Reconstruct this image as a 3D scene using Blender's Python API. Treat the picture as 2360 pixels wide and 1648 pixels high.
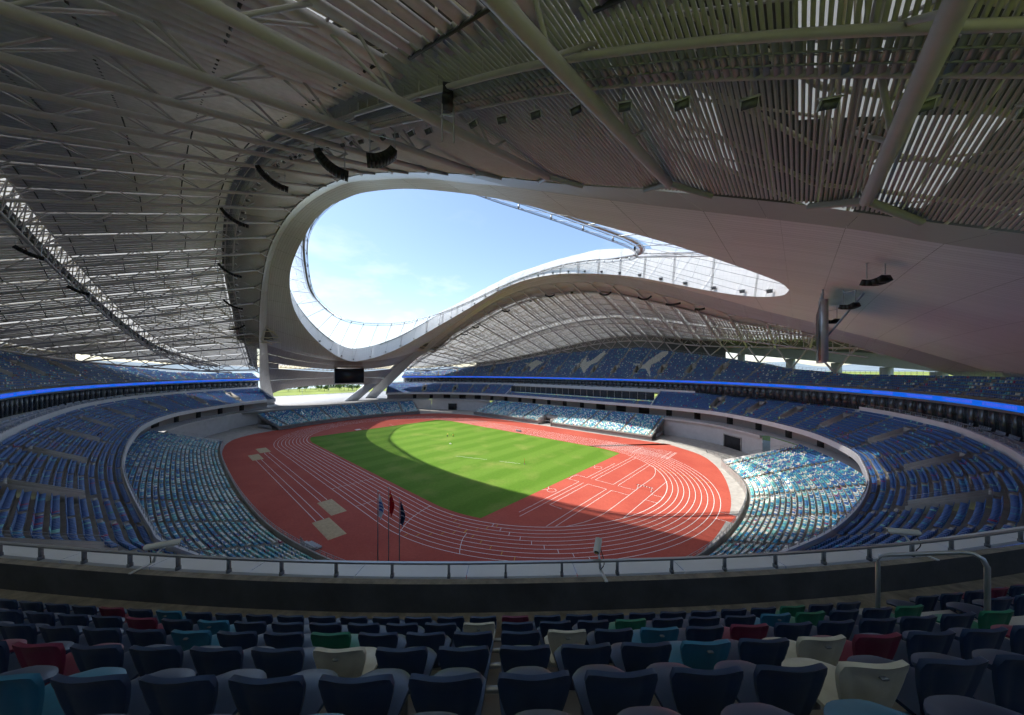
import bpy, math, random
import numpy as np
from mathutils import Vector, Matrix
R_=math.radians
rng=np.random.default_rng(7); random.seed(7)
for o in list(bpy.data.objects): bpy.data.objects.remove(o)
SC=bpy.context.scene
COL=SC.collection
# ------------------------------------------------------------------ camera
CAM=np.array([101.93,-75.07,29.68]); YAW=132.38
cam=bpy.data.cameras.new('camera'); camo=bpy.data.objects.new('camera',cam); COL.objects.link(camo)
cam.sensor_fit='HORIZONTAL'; cam.sensor_width=36; cam.lens=36*725.9/2360
cam.shift_y=(851.75-824)/2360; cam.clip_start=.05; cam.clip_end=20000
camo.location=CAM; camo.rotation_euler=(R_(90),0,R_(YAW-90))
SC.camera=camo
# ------------------------------------------------------------------ sky, sun, exposure
SUNV=np.array([-.455,-.33,1.0])                       # towards the sun
el=math.atan2(1,math.hypot(.455,.33)); az=math.atan2(SUNV[0],SUNV[1])
w=bpy.data.worlds.new('World'); SC.world=w; w.use_nodes=True
nt=w.node_tree; nt.nodes.clear()
def wn(t): return nt.nodes.new(t)
sky=wn('ShaderNodeTexSky'); sky.sky_type='NISHITA'; sky.sun_disc=False; sky.sun_elevation=el; sky.sun_rotation=az
sky.air_density=1.0; sky.dust_density=.8; sky.ozone_density=1.5; sky.altitude=20
tc=wn('ShaderNodeTexCoord'); mp=wn('ShaderNodeMapping'); mp.inputs['Scale'].default_value=(1.6,1.6,4.2); mp.inputs['Location'].default_value=(3.1,.55,.2)
nz=wn('ShaderNodeTexNoise'); nz.inputs['Scale'].default_value=2.1; nz.inputs['Detail'].default_value=9; nz.inputs['Roughness'].default_value=.58
rp=wn('ShaderNodeValToRGB'); rp.color_ramp.elements[0].position=.56; rp.color_ramp.elements[1].position=.82
sep=wn('ShaderNodeSeparateXYZ'); mz=wn('ShaderNodeMapRange'); mz.inputs[1].default_value=.10; mz.inputs[2].default_value=.42; mz.inputs[3].default_value=1; mz.inputs[4].default_value=.12
mu=wn('ShaderNodeMath'); mu.operation='MULTIPLY'; mx=wn('ShaderNodeMixRGB'); mx.inputs[2].default_value=(5.2,5.4,5.7,1)
bg=wn('ShaderNodeBackground'); bg.inputs['Strength'].default_value=.13; wo=wn('ShaderNodeOutputWorld')
L=nt.links.new
L(tc.outputs['Generated'],mp.inputs[0]); L(mp.outputs[0],nz.inputs[0]); L(nz.outputs[0],rp.inputs[0])
L(tc.outputs['Generated'],sep.inputs[0]); L(sep.outputs[2],mz.inputs[0]); L(rp.outputs[0],mu.inputs[0]); L(mz.outputs[0],mu.inputs[1])
L(mu.outputs[0],mx.inputs[0]); L(sky.outputs[0],mx.inputs[1]); L(mx.outputs[0],bg.inputs[0]); L(bg.outputs[0],wo.inputs[0])
sl=bpy.data.lights.new('sun','SUN'); sl.energy=3.2; sl.angle=R_(.5); sl.color=(1,.95,.87)
so=bpy.data.objects.new('sun',sl); COL.objects.link(so); so.rotation_euler=Vector(SUNV).to_track_quat('Z','Y').to_euler(); so.location=(-60,-50,160)
SC.view_settings.view_transform='Standard'; SC.view_settings.look='None'; SC.view_settings.exposure=1.05; SC.view_settings.gamma=1
SC.view_settings.use_curve_mapping=False
SC.render.engine='CYCLES'; SC.cycles.max_bounces=5; SC.cycles.diffuse_bounces=3; SC.cycles.glossy_bounces=2; SC.cycles.transmission_bounces=3; SC.cycles.transparent_max_bounces=8
SC.cycles.use_adaptive_sampling=True; SC.cycles.adaptive_threshold=.03; SC.cycles.use_denoising=True; SC.cycles.sample_clamp_indirect=6; SC.cycles.caustics_reflective=False; SC.cycles.caustics_refractive=False
# ------------------------------------------------------------------ materials
def newmat(name):
    m=bpy.data.materials.new(name); m.use_nodes=True; n=m.node_tree; n.nodes.clear()
    o=n.nodes.new('ShaderNodeOutputMaterial'); b=n.nodes.new('ShaderNodeBsdfPrincipled'); n.links.new(b.outputs[0],o.inputs[0]); return m,n,b,o
def mat(name,col,rough=.6,metal=0,var=.12,scale=1.5,spec=.4,bump=0,bscale=30,detail=5):
    m,n,b,o=newmat(name); b.inputs['Roughness'].default_value=rough; b.inputs['Metallic'].default_value=metal; b.inputs['Specular IOR Level'].default_value=spec
    t=n.nodes.new('ShaderNodeTexCoord'); z=n.nodes.new('ShaderNodeTexNoise'); z.inputs['Scale'].default_value=scale; z.inputs['Detail'].default_value=detail; z.inputs['Roughness'].default_value=.65
    geo=n.nodes.new('ShaderNodeNewGeometry'); n.links.new(geo.outputs['Position'],z.inputs[0])
    r=n.nodes.new('ShaderNodeMapRange'); r.inputs[1].default_value=.3; r.inputs[2].default_value=.7; r.inputs[3].default_value=1-var; r.inputs[4].default_value=1+var
    n.links.new(z.outputs[0],r.inputs[0]); mm=n.nodes.new('ShaderNodeVectorMath'); mm.operation='SCALE'; mm.inputs[0].default_value=col[:3]; n.links.new(r.outputs[0],mm.inputs['Scale'])
    n.links.new(mm.outputs[0],b.inputs['Base Color'])
    if bump:
        z2=n.nodes.new('ShaderNodeTexNoise'); z2.inputs['Scale'].default_value=bscale; z2.inputs['Detail'].default_value=4; n.links.new(geo.outputs['Position'],z2.inputs[0])
        bp=n.nodes.new('ShaderNodeBump'); bp.inputs['Strength'].default_value=bump; bp.inputs['Distance'].default_value=.02; n.links.new(z2.outputs[0],bp.inputs['Height']); n.links.new(bp.outputs[0],b.inputs['Normal'])
    return m
def strip_mat(name,col,px,py,rough=.45,lw=.05,dark=.6,metal=.2,var=.07,lwy=None):
    """cladding: point attribute 'st' in metres; fine joints each px along s and py along t"""
    m,n,b,o=newmat(name); b.inputs['Roughness'].default_value=rough; b.inputs['Metallic'].default_value=metal
    a=n.nodes.new('ShaderNodeAttribute'); a.attribute_name='st'; s=n.nodes.new('ShaderNodeSeparateXYZ'); n.links.new(a.outputs['Vector'],s.inputs[0])
    def line(sock,p,wd):
        d=n.nodes.new('ShaderNodeMath'); d.operation='DIVIDE'; d.inputs[1].default_value=p; n.links.new(sock,d.inputs[0])
        f=n.nodes.new('ShaderNodeMath'); f.operation='FRACT'; n.links.new(d.outputs[0],f.inputs[0])
        c=n.nodes.new('ShaderNodeMath'); c.operation='LESS_THAN'; c.inputs[1].default_value=wd/p; n.links.new(f.outputs[0],c.inputs[0]); return c
    c1=line(s.outputs[1],py,lw); mxm=c1
    if px:
        c2=line(s.outputs[0],px,lwy or lw); mxm=n.nodes.new('ShaderNodeMath'); mxm.operation='MAXIMUM'; n.links.new(c1.outputs[0],mxm.inputs[0]); n.links.new(c2.outputs[0],mxm.inputs[1])
    # per-strip tone
    d=n.nodes.new('ShaderNodeVectorMath'); d.operation='DIVIDE'; d.inputs[1].default_value=(px or 12,py,1); n.links.new(a.outputs['Vector'],d.inputs[0])
    fl=n.nodes.new('ShaderNodeVectorMath'); fl.operation='FLOOR'; n.links.new(d.outputs[0],fl.inputs[0]); wnn=n.nodes.new('ShaderNodeTexWhiteNoise'); wnn.noise_dimensions='2D'; n.links.new(fl.outputs[0],wnn.inputs['Vector'])
    r=n.nodes.new('ShaderNodeMapRange'); r.inputs[3].default_value=1-var; r.inputs[4].default_value=1+var; n.links.new(wnn.outputs[0],r.inputs[0])
    q=n.nodes.new('ShaderNodeMapRange'); q.inputs[3].default_value=1; q.inputs[4].default_value=dark; n.links.new(mxm.outputs[0],q.inputs[0])
    mlt=n.nodes.new('ShaderNodeMath'); mlt.operation='MULTIPLY'; n.links.new(r.outputs[0],mlt.inputs[0]); n.links.new(q.outputs[0],mlt.inputs[1])
    mm=n.nodes.new('ShaderNodeVectorMath'); mm.operation='SCALE'; mm.inputs[0].default_value=col; n.links.new(mlt.outputs[0],mm.inputs['Scale']); n.links.new(mm.outputs[0],b.inputs['Base Color'])
    bp=n.nodes.new('ShaderNodeBump'); bp.inputs['Strength'].default_value=.6; bp.inputs['Distance'].default_value=.02; bp.invert=True; n.links.new(mxm.outputs[0],bp.inputs['Height']); n.links.new(bp.outputs[0],b.inputs['Normal'])
    return m
def trans_mat(name,col,transl,transp,rough=.5):
    m,n,b,o=newmat(name); b.inputs['Base Color'].default_value=(*col,1); b.inputs['Roughness'].default_value=rough
    t=n.nodes.new('ShaderNodeBsdfTranslucent'); t.inputs[0].default_value=(*col,1); p=n.nodes.new('ShaderNodeBsdfTransparent')
    a=n.nodes.new('ShaderNodeMixShader'); a.inputs[0].default_value=transl; n.links.new(b.outputs[0],a.inputs[1]); n.links.new(t.outputs[0],a.inputs[2])
    c=n.nodes.new('ShaderNodeMixShader'); c.inputs[0].default_value=transp; n.links.new(a.outputs[0],c.inputs[1]); n.links.new(p.outputs[0],c.inputs[2]); n.links.new(c.outputs[0],o.inputs[0]); return m
def emit_mat(name,col,s):
    m,n,b,o=newmat(name); n.nodes.remove(b); e=n.nodes.new('ShaderNodeEmission'); e.inputs[0].default_value=(*col,1); e.inputs[1].default_value=s; n.links.new(e.outputs[0],o.inputs[0]); return m
def grass_mat():
    m,n,b,o=newmat('turf'); b.inputs['Roughness'].default_value=.85; b.inputs['Specular IOR Level'].default_value=.15
    g=n.nodes.new('ShaderNodeNewGeometry'); s=n.nodes.new('ShaderNodeSeparateXYZ'); n.links.new(g.outputs['Position'],s.inputs[0])
    z0=n.nodes.new('ShaderNodeTexNoise'); z0.inputs['Scale'].default_value=.5; n.links.new(g.outputs['Position'],z0.inputs[0])
    ad=n.nodes.new('ShaderNodeMath'); ad.operation='MULTIPLY_ADD'; ad.inputs[1].default_value=.5; n.links.new(z0.outputs[0],ad.inputs[0]); n.links.new(s.outputs[0],ad.inputs[2])
    d=n.nodes.new('ShaderNodeMath'); d.operation='MULTIPLY'; d.inputs[1].default_value=math.pi/5.25; n.links.new(ad.outputs[0],d.inputs[0])
    si=n.nodes.new('ShaderNodeMath'); si.operation='SINE'; n.links.new(d.outputs[0],si.inputs[0])
    mr=n.nodes.new('ShaderNodeMapRange'); mr.inputs[1].default_value=-.5; mr.inputs[2].default_value=.5; n.links.new(si.outputs[0],mr.inputs[0])
    z1=n.nodes.new('ShaderNodeTexNoise'); z1.inputs['Scale'].default_value=.09; z1.inputs['Detail'].default_value=6; n.links.new(g.outputs['Position'],z1.inputs[0])
    z2=n.nodes.new('ShaderNodeTexNoise'); z2.inputs['Scale'].default_value=1.6; z2.inputs['Detail'].default_value=10; z2.inputs['Roughness'].default_value=.75; n.links.new(g.outputs['Position'],z2.inputs[0])
    c1=n.nodes.new('ShaderNodeMixRGB'); c1.inputs[1].default_value=(.092,.192,.018,1); c1.inputs[2].default_value=(.118,.222,.026,1)
    n.links.new(mr.outputs[0],c1.inputs[0])
    rr=n.nodes.new('ShaderNodeMapRange'); rr.inputs[1].default_value=.52; rr.inputs[2].default_value=.72; rr.inputs[4].default_value=.8; n.links.new(z1.outputs[0],rr.inputs[0])
    c2=n.nodes.new('ShaderNodeMixRGB'); c2.inputs[2].default_value=(.20,.255,.055,1); n.links.new(rr.outputs[0],c2.inputs[0]); n.links.new(c1.outputs[0],c2.inputs[1])
    r2=n.nodes.new('ShaderNodeMapRange'); r2.inputs[1].default_value=.3; r2.inputs[2].default_value=.7; r2.inputs[3].default_value=.84; r2.inputs[4].default_value=1.16; n.links.new(z2.outputs[0],r2.inputs[0])
    mm=n.nodes.new('ShaderNodeVectorMath'); mm.operation='SCALE'; n.links.new(c2.outputs[0],mm.inputs[0]); n.links.new(r2.outputs[0],mm.inputs['Scale']); n.links.new(mm.outputs[0],b.inputs['Base Color']); return m
def track_mat():
    m,n,b,o=newmat('red_track_rubber'); b.inputs['Roughness'].default_value=.8; b.inputs['Specular IOR Level'].default_value=.25
    g=n.nodes.new('ShaderNodeNewGeometry')
    def nz_(sc,de,lo,hi,a,c,sx=1):
        mp=n.nodes.new('ShaderNodeMapping'); mp.inputs['Scale'].default_value=(sx,1,1); n.links.new(g.outputs['Position'],mp.inputs[0])
        z=n.nodes.new('ShaderNodeTexNoise'); z.inputs['Scale'].default_value=sc; z.inputs['Detail'].default_value=de; z.inputs['Roughness'].default_value=.7; n.links.new(mp.outputs[0],z.inputs[0])
        r=n.nodes.new('ShaderNodeMapRange'); r.inputs[1].default_value=lo; r.inputs[2].default_value=hi; r.inputs[3].default_value=a; r.inputs[4].default_value=c; n.links.new(z.outputs[0],r.inputs[0]); return r
    big=nz_(.06,8,.35,.65,0,1); fine=nz_(2.2,9,.3,.7,.86,1.14); scuff=nz_(.35,10,.62,.80,0,.34,.3)
    c1=n.nodes.new('ShaderNodeMixRGB'); c1.inputs[1].default_value=(.38,.068,.046,1); c1.inputs[2].default_value=(.46,.098,.064,1); n.links.new(big.outputs[0],c1.inputs[0])
    c2=n.nodes.new('ShaderNodeMixRGB'); c2.inputs[2].default_value=(.55,.26,.20,1); n.links.new(scuff.outputs[0],c2.inputs[0]); n.links.new(c1.outputs[0],c2.inputs[1])
    mm=n.nodes.new('ShaderNodeVectorMath'); mm.operation='SCALE'; n.links.new(c2.outputs[0],mm.inputs[0]); n.links.new(fine.outputs[0],mm.inputs['Scale']); n.links.new(mm.outputs[0],b.inputs['Base Color']); return m
def col_mat(name,rough=.38):
    m,n,b,o=newmat(name); a=n.nodes.new('ShaderNodeAttribute'); a.attribute_name='tint'; n.links.new(a.outputs['Color'],b.inputs['Base Color']); b.inputs['Roughness'].default_value=rough; return m
M={}
M['turf']=grass_mat()
M['red']=track_mat()
M['line']=mat('white_line_paint',(.8,.8,.78),.6,var=.06)
M['yline']=mat('yellow_line_paint',(.75,.42,.04),.6,var=.06)
M['conc']=mat('concrete',(.40,.385,.355),.8,var=.2,scale=.6,bump=.2,bscale=14)
M['tread']=mat('terrace_concrete',(.36,.33,.29),.85,var=.18,scale=.7,bump=.15,bscale=14)
M['pale']=mat('pale_painted_concrete',(.58,.57,.56),.7,var=.08,scale=.4)
M['white']=mat('white_fascia_panel',(.72,.73,.74),.45,var=.06,scale=.5)
M['darkwall']=mat('charcoal_wall_paint',(.055,.057,.06),.75,var=.3,scale=1.3,bump=.15,bscale=20)
M['ledge']=mat('stained_ledge',(.22,.19,.15),.85,var=.4,scale=3)
M['steel']=mat('galvanised_rail',(.42,.44,.46),.4,metal=.75,var=.1)
M['postgrey']=mat('grey_post',(.17,.18,.19),.5,metal=.3,var=.15)
M['tube']=mat('off_white_steel_tube',(.44,.415,.425),.45,var=.07,scale=.8)
M['darkrod']=mat('dark_purlin_rod',(.045,.047,.05),.5,var=.1)
M['fin']=mat('grey_louver_board',(.60,.58,.585),.6,var=.12,scale=1.1,metal=.1)
M['slat']=mat('slat_board',(.50,.475,.48),.5,var=.08)
M['soffit']=strip_mat('mauve_soffit_cladding',(.66,.66,.70),0,.72,rough=.4,lw=.06,dark=.6,metal=.1,var=.05)
M['ribbon']=strip_mat('grey_arch_cladding',(.52,.52,.53),6,1.15,rough=.35,lw=.05,dark=.6,metal=.35,var=.05)
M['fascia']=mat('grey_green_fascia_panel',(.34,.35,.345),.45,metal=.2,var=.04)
M['inner']=strip_mat('white_upstand_cladding',(.86,.86,.86),1.2,1.5,rough=.5,lw=.05,dark=.82,metal=0,var=.02)
M['glaze']=trans_mat('frosted_roof_glazing',(.86,.90,.93),.55,.42)
M['skin']=trans_mat('translucent_roof_skin',(.82,.82,.79),.27,.0)
M['skin2']=trans_mat('dim_roof_skin',(.82,.82,.79),.16,.0)
M['deck']=mat('dark_roof_deck',(.14,.14,.14),.8,var=.15)
M['black']=mat('black_speaker_mesh',(.012,.012,.013),.6,var=.1)
M['screen']=mat('dark_screen_panel',(.012,.015,.022),.35,var=.05)
M['frame']=mat('aluminium_frame',(.6,.61,.62),.4,metal=.4,var=.04)
M['glass']=mat('tinted_box_glass',(.04,.052,.065),.12,var=.35,scale=.35,spec=.6)
M['door']=mat('unlit_doorway_lining',(.03,.03,.032),.8,var=.2)  # near-black paint standing in for the shade inside openings
M['sand']=mat('pit_sand',(.52,.40,.24),.95,var=.14,scale=2,bump=.6,bscale=6)
M['led']=emit_mat('led_panel_blue',(.010,.16,.95),.36)
M['ledtext']=emit_mat('led_text_violet',(.17,.13,.95),.42)
M['seats']=col_mat('moulded_seat_plastic')
M['leaf']=mat('tree_leaf',(.07,.13,.03),.7,var=.4,scale=.6)
M['bark']=mat('tree_bark',(.10,.075,.05),.9,var=.3)
M['sea']=mat('sea_water',(.16,.24,.29),.15,var=.05,scale=.02)
M['field']=mat('meadow',(.22,.27,.05),.9,var=.35,scale=.03)
M['hill']=mat('hill_scrub',(.20,.25,.28),.9,var=.1,scale=.003)
M['slate']=mat('slate_stair_steel',(.30,.31,.33),.5,metal=.4,var=.1)
M['skinc']=mat('skin_tone',(.42,.25,.17),.6,var=.05)
def pmat(n,c,r=.4): 
    M[n]=mat(n,c,r,var=.06,scale=2); return M[n]
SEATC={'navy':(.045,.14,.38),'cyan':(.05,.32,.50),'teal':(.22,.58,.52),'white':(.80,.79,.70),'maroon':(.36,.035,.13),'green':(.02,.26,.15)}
FGDIM={'navy':(.014,.036,.09),'cyan':(.02,.15,.26),'teal':(.10,.34,.29),'white':(.50,.485,.40),'maroon':(.15,.016,.05),'green':(.012,.16,.095)}  # seat colours again, darkened: the dim foreground is painted into the plastic
for k_,c_ in FGDIM.items(): M['seat_'+k_]=mat('seat_plastic_'+k_,c_,.42,var=.2,scale=3.2,spec=.4,detail=8)
# ------------------------------------------------------------------ mesh tools
class MB:
    def __init__(s): s.v=[];s.fq=[];s.ft=[];s.n=0;s.st=[];s.has=False
    def add(s,v,q=None,t=None,st=None):
        v=np.asarray(v,float).reshape(-1,3)
        if q is not None and len(q): s.fq.append(np.asarray(q,int).reshape(-1,4)+s.n)
        if t is not None and len(t): s.ft.append(np.asarray(t,int).reshape(-1,3)+s.n)
        s.v.append(v); s.n+=len(v)
        if st is not None: s.has=True
        s.st.append(np.zeros((len(v),3)) if st is None else np.asarray(st,float).reshape(-1,3))
    def mesh(s,name,smooth=False,tint=None):
        me=bpy.data.meshes.new(name)
        v=np.vstack(s.v) if s.v else np.zeros((0,3)); q=np.vstack(s.fq) if s.fq else np.zeros((0,4),int); t=np.vstack(s.ft) if s.ft else np.zeros((0,3),int)
        me.vertices.add(len(v)); me.vertices.foreach_set('co',v.ravel())
        li=np.concatenate([q.ravel(),t.ravel()]); me.loops.add(len(li)); me.loops.foreach_set('vertex_index',li)
        me.polygons.add(len(q)+len(t)); ls=np.concatenate([np.arange(len(q))*4,len(q)*4+np.arange(len(t))*3]); me.polygons.foreach_set('loop_start',ls)
        me.update(calc_edges=True)
        if smooth: me.polygons.foreach_set('use_smooth',np.ones(len(me.polygons),bool))
        if s.has: 
            a=me.attributes.new('st','FLOAT_VECTOR','POINT'); a.data.foreach_set('vector',np.vstack(s.st).ravel())
        if tint is not None:
            a=me.color_attributes.new('tint','FLOAT_COLOR','POINT'); c=np.ones((len(v),4)); c[:,:3]=tint; a.data.foreach_set('color',c.ravel())
        me.update(); return me
    def build(s,name,m,parent=None,smooth=False,tint=None):
        me=s.mesh(name,smooth,tint); me.materials.append(M[m] if isinstance(m,str) else m)
        return link(name,me,parent)
def link(name,me,parent=None):
    o=bpy.data.objects.new(name,me); COL.objects.link(o)
    if parent is not None:
        o.parent=parent
        loc=Vector((0,0,0)); p=parent
        while p is not None: loc+=p.location; p=p.parent
        o.location=-loc
    return o
def empty(name,loc=(0,0,0)):
    o=bpy.data.objects.new(name,None); COL.objects.link(o); o.location=loc; o.empty_display_size=.3; return o
def tag(o,label,cat,group=None):
    o['label']=label; o['category']=cat
    if group: o['group']=group
    return o
def struct(o,label=None): o['kind']='structure'; return o
def stuff(o): o['kind']='stuff'; return o
def nrm(a): return a/np.maximum(np.linalg.norm(a,axis=-1,keepdims=True),1e-9)
def tubes(mb,P0,P1,r,n=6):
    P0=np.atleast_2d(np.asarray(P0,float));P1=np.atleast_2d(np.asarray(P1,float)); k=len(P0)
    if not k: return
    d=nrm(P1-P0); h=np.where(np.abs(d[:,2:3])>.9,np.array([[1.,0,0]]),np.array([[0,0,1.]])); a=nrm(np.cross(d,h)); b=np.cross(d,a)
    th=np.arange(n)*2*np.pi/n; rr=np.broadcast_to(np.asarray(r,float).reshape(-1,1,1),(k,1,1))
    ring=(a[:,None]*np.cos(th)[None,:,None]+b[:,None]*np.sin(th)[None,:,None])*rr
    v=np.concatenate([P0[:,None]+ring,P1[:,None]+ring],1)
    i=np.arange(n);j=(i+1)%n; q=np.stack([i,j,j+n,i+n],1)
    mb.add(v.reshape(-1,3),(q[None]+(np.arange(k)*2*n)[:,None,None]).reshape(-1,4))
def path(mb,P,r,n=8,closed=False,cap=True):
    P=np.asarray(P,float); m=len(P)
    if closed: d=np.roll(P,-1,0)-np.roll(P,1,0)
    else: d=np.gradient(P,axis=0)
    d=nrm(d); h=np.where(np.abs(d[:,2:3])>.95,np.array([[1.,0,0]]),np.array([[0,0,1.]])); a=nrm(np.cross(d,h)); b=np.cross(d,a)
    th=np.arange(n)*2*np.pi/n; v=P[:,None]+(a[:,None]*np.cos(th)[None,:,None]+b[:,None]*np.sin(th)[None,:,None])*np.broadcast_to(np.asarray(r,float).reshape(-1,1,1),(m,1,1))
    i=np.arange(n);j=(i+1)%n; base=np.arange(m if closed else m-1)*n; nx=((np.arange(m if closed else m-1)+1)%m)*n
    q=np.stack([base[:,None]+i,base[:,None]+j,nx[:,None]+j,nx[:,None]+i],-1).reshape(-1,4)
    t=[]
    if cap and not closed:
        for k in range(1,n-1): t+= [(0,k+1,k),((m-1)*n,(m-1)*n+k,(m-1)*n+k+1)]
    mb.add(v.reshape(-1,3),q,t)
BQ=np.array([(0,3,2,1),(4,5,6,7),(0,1,5,4),(1,2,6,5),(2,3,7,6),(3,0,4,7)])
def boxes(mb,C,AX,AY,AZ):
    C=np.atleast_2d(np.asarray(C,float)); k=len(C)
    AX,AY,AZ=[np.broadcast_to(np.asarray(a,float),(k,3)) for a in(AX,AY,AZ)]
    s=[(-1,-1,-1),(1,-1,-1),(1,1,-1),(-1,1,-1),(-1,-1,1),(1,-1,1),(1,1,1),(-1,1,1)]
    v=np.stack([C+a*AX+b*AY+c*AZ for a,b,c in s],1)
    mb.add(v.reshape(-1,3),(BQ[None]+(np.arange(k)*8)[:,None,None]).reshape(-1,4))
def box(mb,x0,x1,y0,y1,z0,z1): boxes(mb,[((x0+x1)/2,(y0+y1)/2,(z0+z1)/2)],((x1-x0)/2,0,0),(0,(y1-y0)/2,0),(0,0,(z1-z0)/2))
def strip(mb,A,B,closed=False,mask=None,stA=None,stB=None):
    A=np.asarray(A,float);B=np.asarray(B,float); m=len(A); i=np.arange(m if closed else m-1); j=(i+1)%m
    if mask is not None: i=i[mask[i]&mask[j]]; j=(i+1)%m
    st=None if stA is None else np.vstack([stA,stB])
    mb.add(np.vstack([A,B]),np.stack([i,j,j+m,i+m],1),st=st)
def grid(mb,G,st=None,mask=None,flip=False):
    a,b=G.shape[:2]; i,j=np.meshgrid(np.arange(a-1),np.arange(b-1),indexing='ij')
    if mask is not None: i,j=i[mask],j[mask]
    i=i.ravel();j=j.ravel(); q=np.stack([i*b+j,(i+1)*b+j,(i+1)*b+j+1,i*b+j+1],1)
    if flip: q=q[:,::-1]
    mb.add(G.reshape(-1,3),q,st=None if st is None else st.reshape(-1,3))
def solid(mb,top,h):
    """closed prism from polygon loop 'top' (n,3) down by h, fan-capped (convex)"""
    top=np.asarray(top,float); n=len(top); v=np.vstack([top,top-np.array([0,0,h])]); i=np.arange(n); j=(i+1)%n
    t=[(0,k,k+1) for k in range(1,n-1)]+[(n,n+k+1,n+k) for k in range(1,n-1)]
    mb.add(v,np.stack([i,i+n,j+n,j],1),t)
def crv(K,n,closed=False):
    """Catmull-Rom through knots"""
    K=np.asarray(K,float); m=len(K)
    if closed: Q=np.vstack([K[-1],K,K[0],K[1]]); seg=m
    else: Q=np.vstack([2*K[0]-K[1],K,2*K[-1]-K[-2]]); seg=m-1
    t=np.linspace(0,seg,n,endpoint=not closed); i=np.minimum(t.astype(int),seg-1); f=(t-i)[:,None]
    p0,p1,p2,p3=Q[i],Q[i+1],Q[i+2],Q[i+3]
    return .5*((2*p1)+(-p0+p2)*f+(2*p0-5*p1+4*p2-p3)*f**2+(-p0+3*p1-3*p2+p3)*f**3)
def arclen(P): return np.concatenate([[0],np.cumsum(np.linalg.norm(np.diff(P,axis=0),axis=1))])
def resample(P,step):
    s=arclen(P); n=max(2,int(round(s[-1]/step))+1); t=np.linspace(0,s[-1],n); return np.stack([np.interp(t,s,P[:,k]) for k in range(P.shape[1])],1)
def fn(K):
    """smooth functions of u from a knot table"""
    c=crv(np.array(K,float),1200); return lambda u,k: np.interp(u,c[:,0],c[:,k])
# ------------------------------------------------------------------ roof curves (u along the field, |v| across, z up)
eo=fn([(-150,34,2),(-135,37,13),(-121.2,40,22.3),(-111.8,41.6,28.6),(-102.8,43.1,34.5),(-92.5,44.7,39.9),(-82.8,46.3,44.7),(-65.7,48.8,53.6),(-45.9,51.1,62.4),(-27.4,52.4,68.8),(-10,52.5,71.8),(5.5,52.2,72.4),(19.3,51.7,71.1),(31.7,51.0,68.8),(42.2,50.1,66.1),(58.1,49.0,60.2),(73.1,48.9,53.5),(84.2,48.5,48.3),(93.9,47.1,44.4),(102.3,46.1,40.7),(107.2,45.2,38.4),(117.2,44.5,33.5),(127,43.5,28.5),(140,42,21.5),(152,40.5,14)])
cr=fn([(-150,27,4),(-138,31,15),(-126.6,34.5,23.6),(-109.8,38.1,34.6),(-93.1,41.5,42.9),(-77.3,44.4,50.3),(-56.6,47.8,59.4),(-37.8,49.9,67.3),(-19.3,50.4,72.4),(2.4,49.8,74),(22.5,47.6,72.8),(36.2,45.2,69.6),(49.1,42,66),(59.1,40,62.1),(68.1,38.6,58.5),(82.7,37.4,51.8),(94.5,37.4,46.2),(104.6,36.5,41.7),(110.2,36,38.9),(120,35,34.3),(130.7,33,28.4),(142,31,21),(152,29.5,13)])
LIN=crv([(-95,0,34.5),(-93.8,2.8,34.8),(-90.4,8.5,36.3),(-87,13.6,38.4),(-81.6,20.6,42.2),(-75.8,27.5,47.2),(-68.6,33.7,52.6),(-59.5,38.5,57.7),(-48.8,41.8,62.2),(-37.7,44.1,66.4),(-25.9,45,70),(-14.4,45.3,72.6),(-4,45.5,74),(6.2,45.2,74.2),(15.8,44.3,73.4),(24.8,43.2,72.1),(38.8,40.6,68.7),(51,36.9,64.9),(61.6,33.2,61),(70.8,29.2,56.9),(78.6,25.6,53.3),(85.2,22.4,50.3),(91.1,17.9,47.6),(96.2,12.1,45.4),(99.5,6.1,44.2),(100.6,0,43.9)],260)
LIN[:,1]=np.maximum(LIN[:,1],0)
RING=crv([(-80,0,55.8),(-78.6,6.5,56.0),(-75,13,56.5),(-67.5,21,58),(-53.7,31.7,62.1),(-35.4,39.0,67.6),(-15.6,44.2,73.6),(4.8,44.6,76),(27,41,75.1),(43,35,71.6),(54.3,25.5,66.8),(61.7,18.1,63.7),(68.6,10.4,60.6),(72,4.6,59.3),(73,0,59)],220)
RING[:,1]=np.maximum(RING[:,1],0)
bk=fn([(-135,22,26),(-120,44,27.5),(-108,70,29.5),(-90,96,32.5),(-70,108.5,35.6),(-45,118,40.5),(-18,124,45.3),(9,126,48),(32,125,47.4),(62,116,42.4),(93,97,39),(106,81,37.4),(114,68,36.3),(121,54,35.4),(126,45,34.8)])
hwall=lambda u: np.interp(u,[-95,-60,-35,-20,5,25,42,75,101],[7.8,7.8,6.8,5.8,5.6,7.4,9.8,10,9])
TR=2.3+10.25*np.arange(-11,12)                  # truss stations
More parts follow.
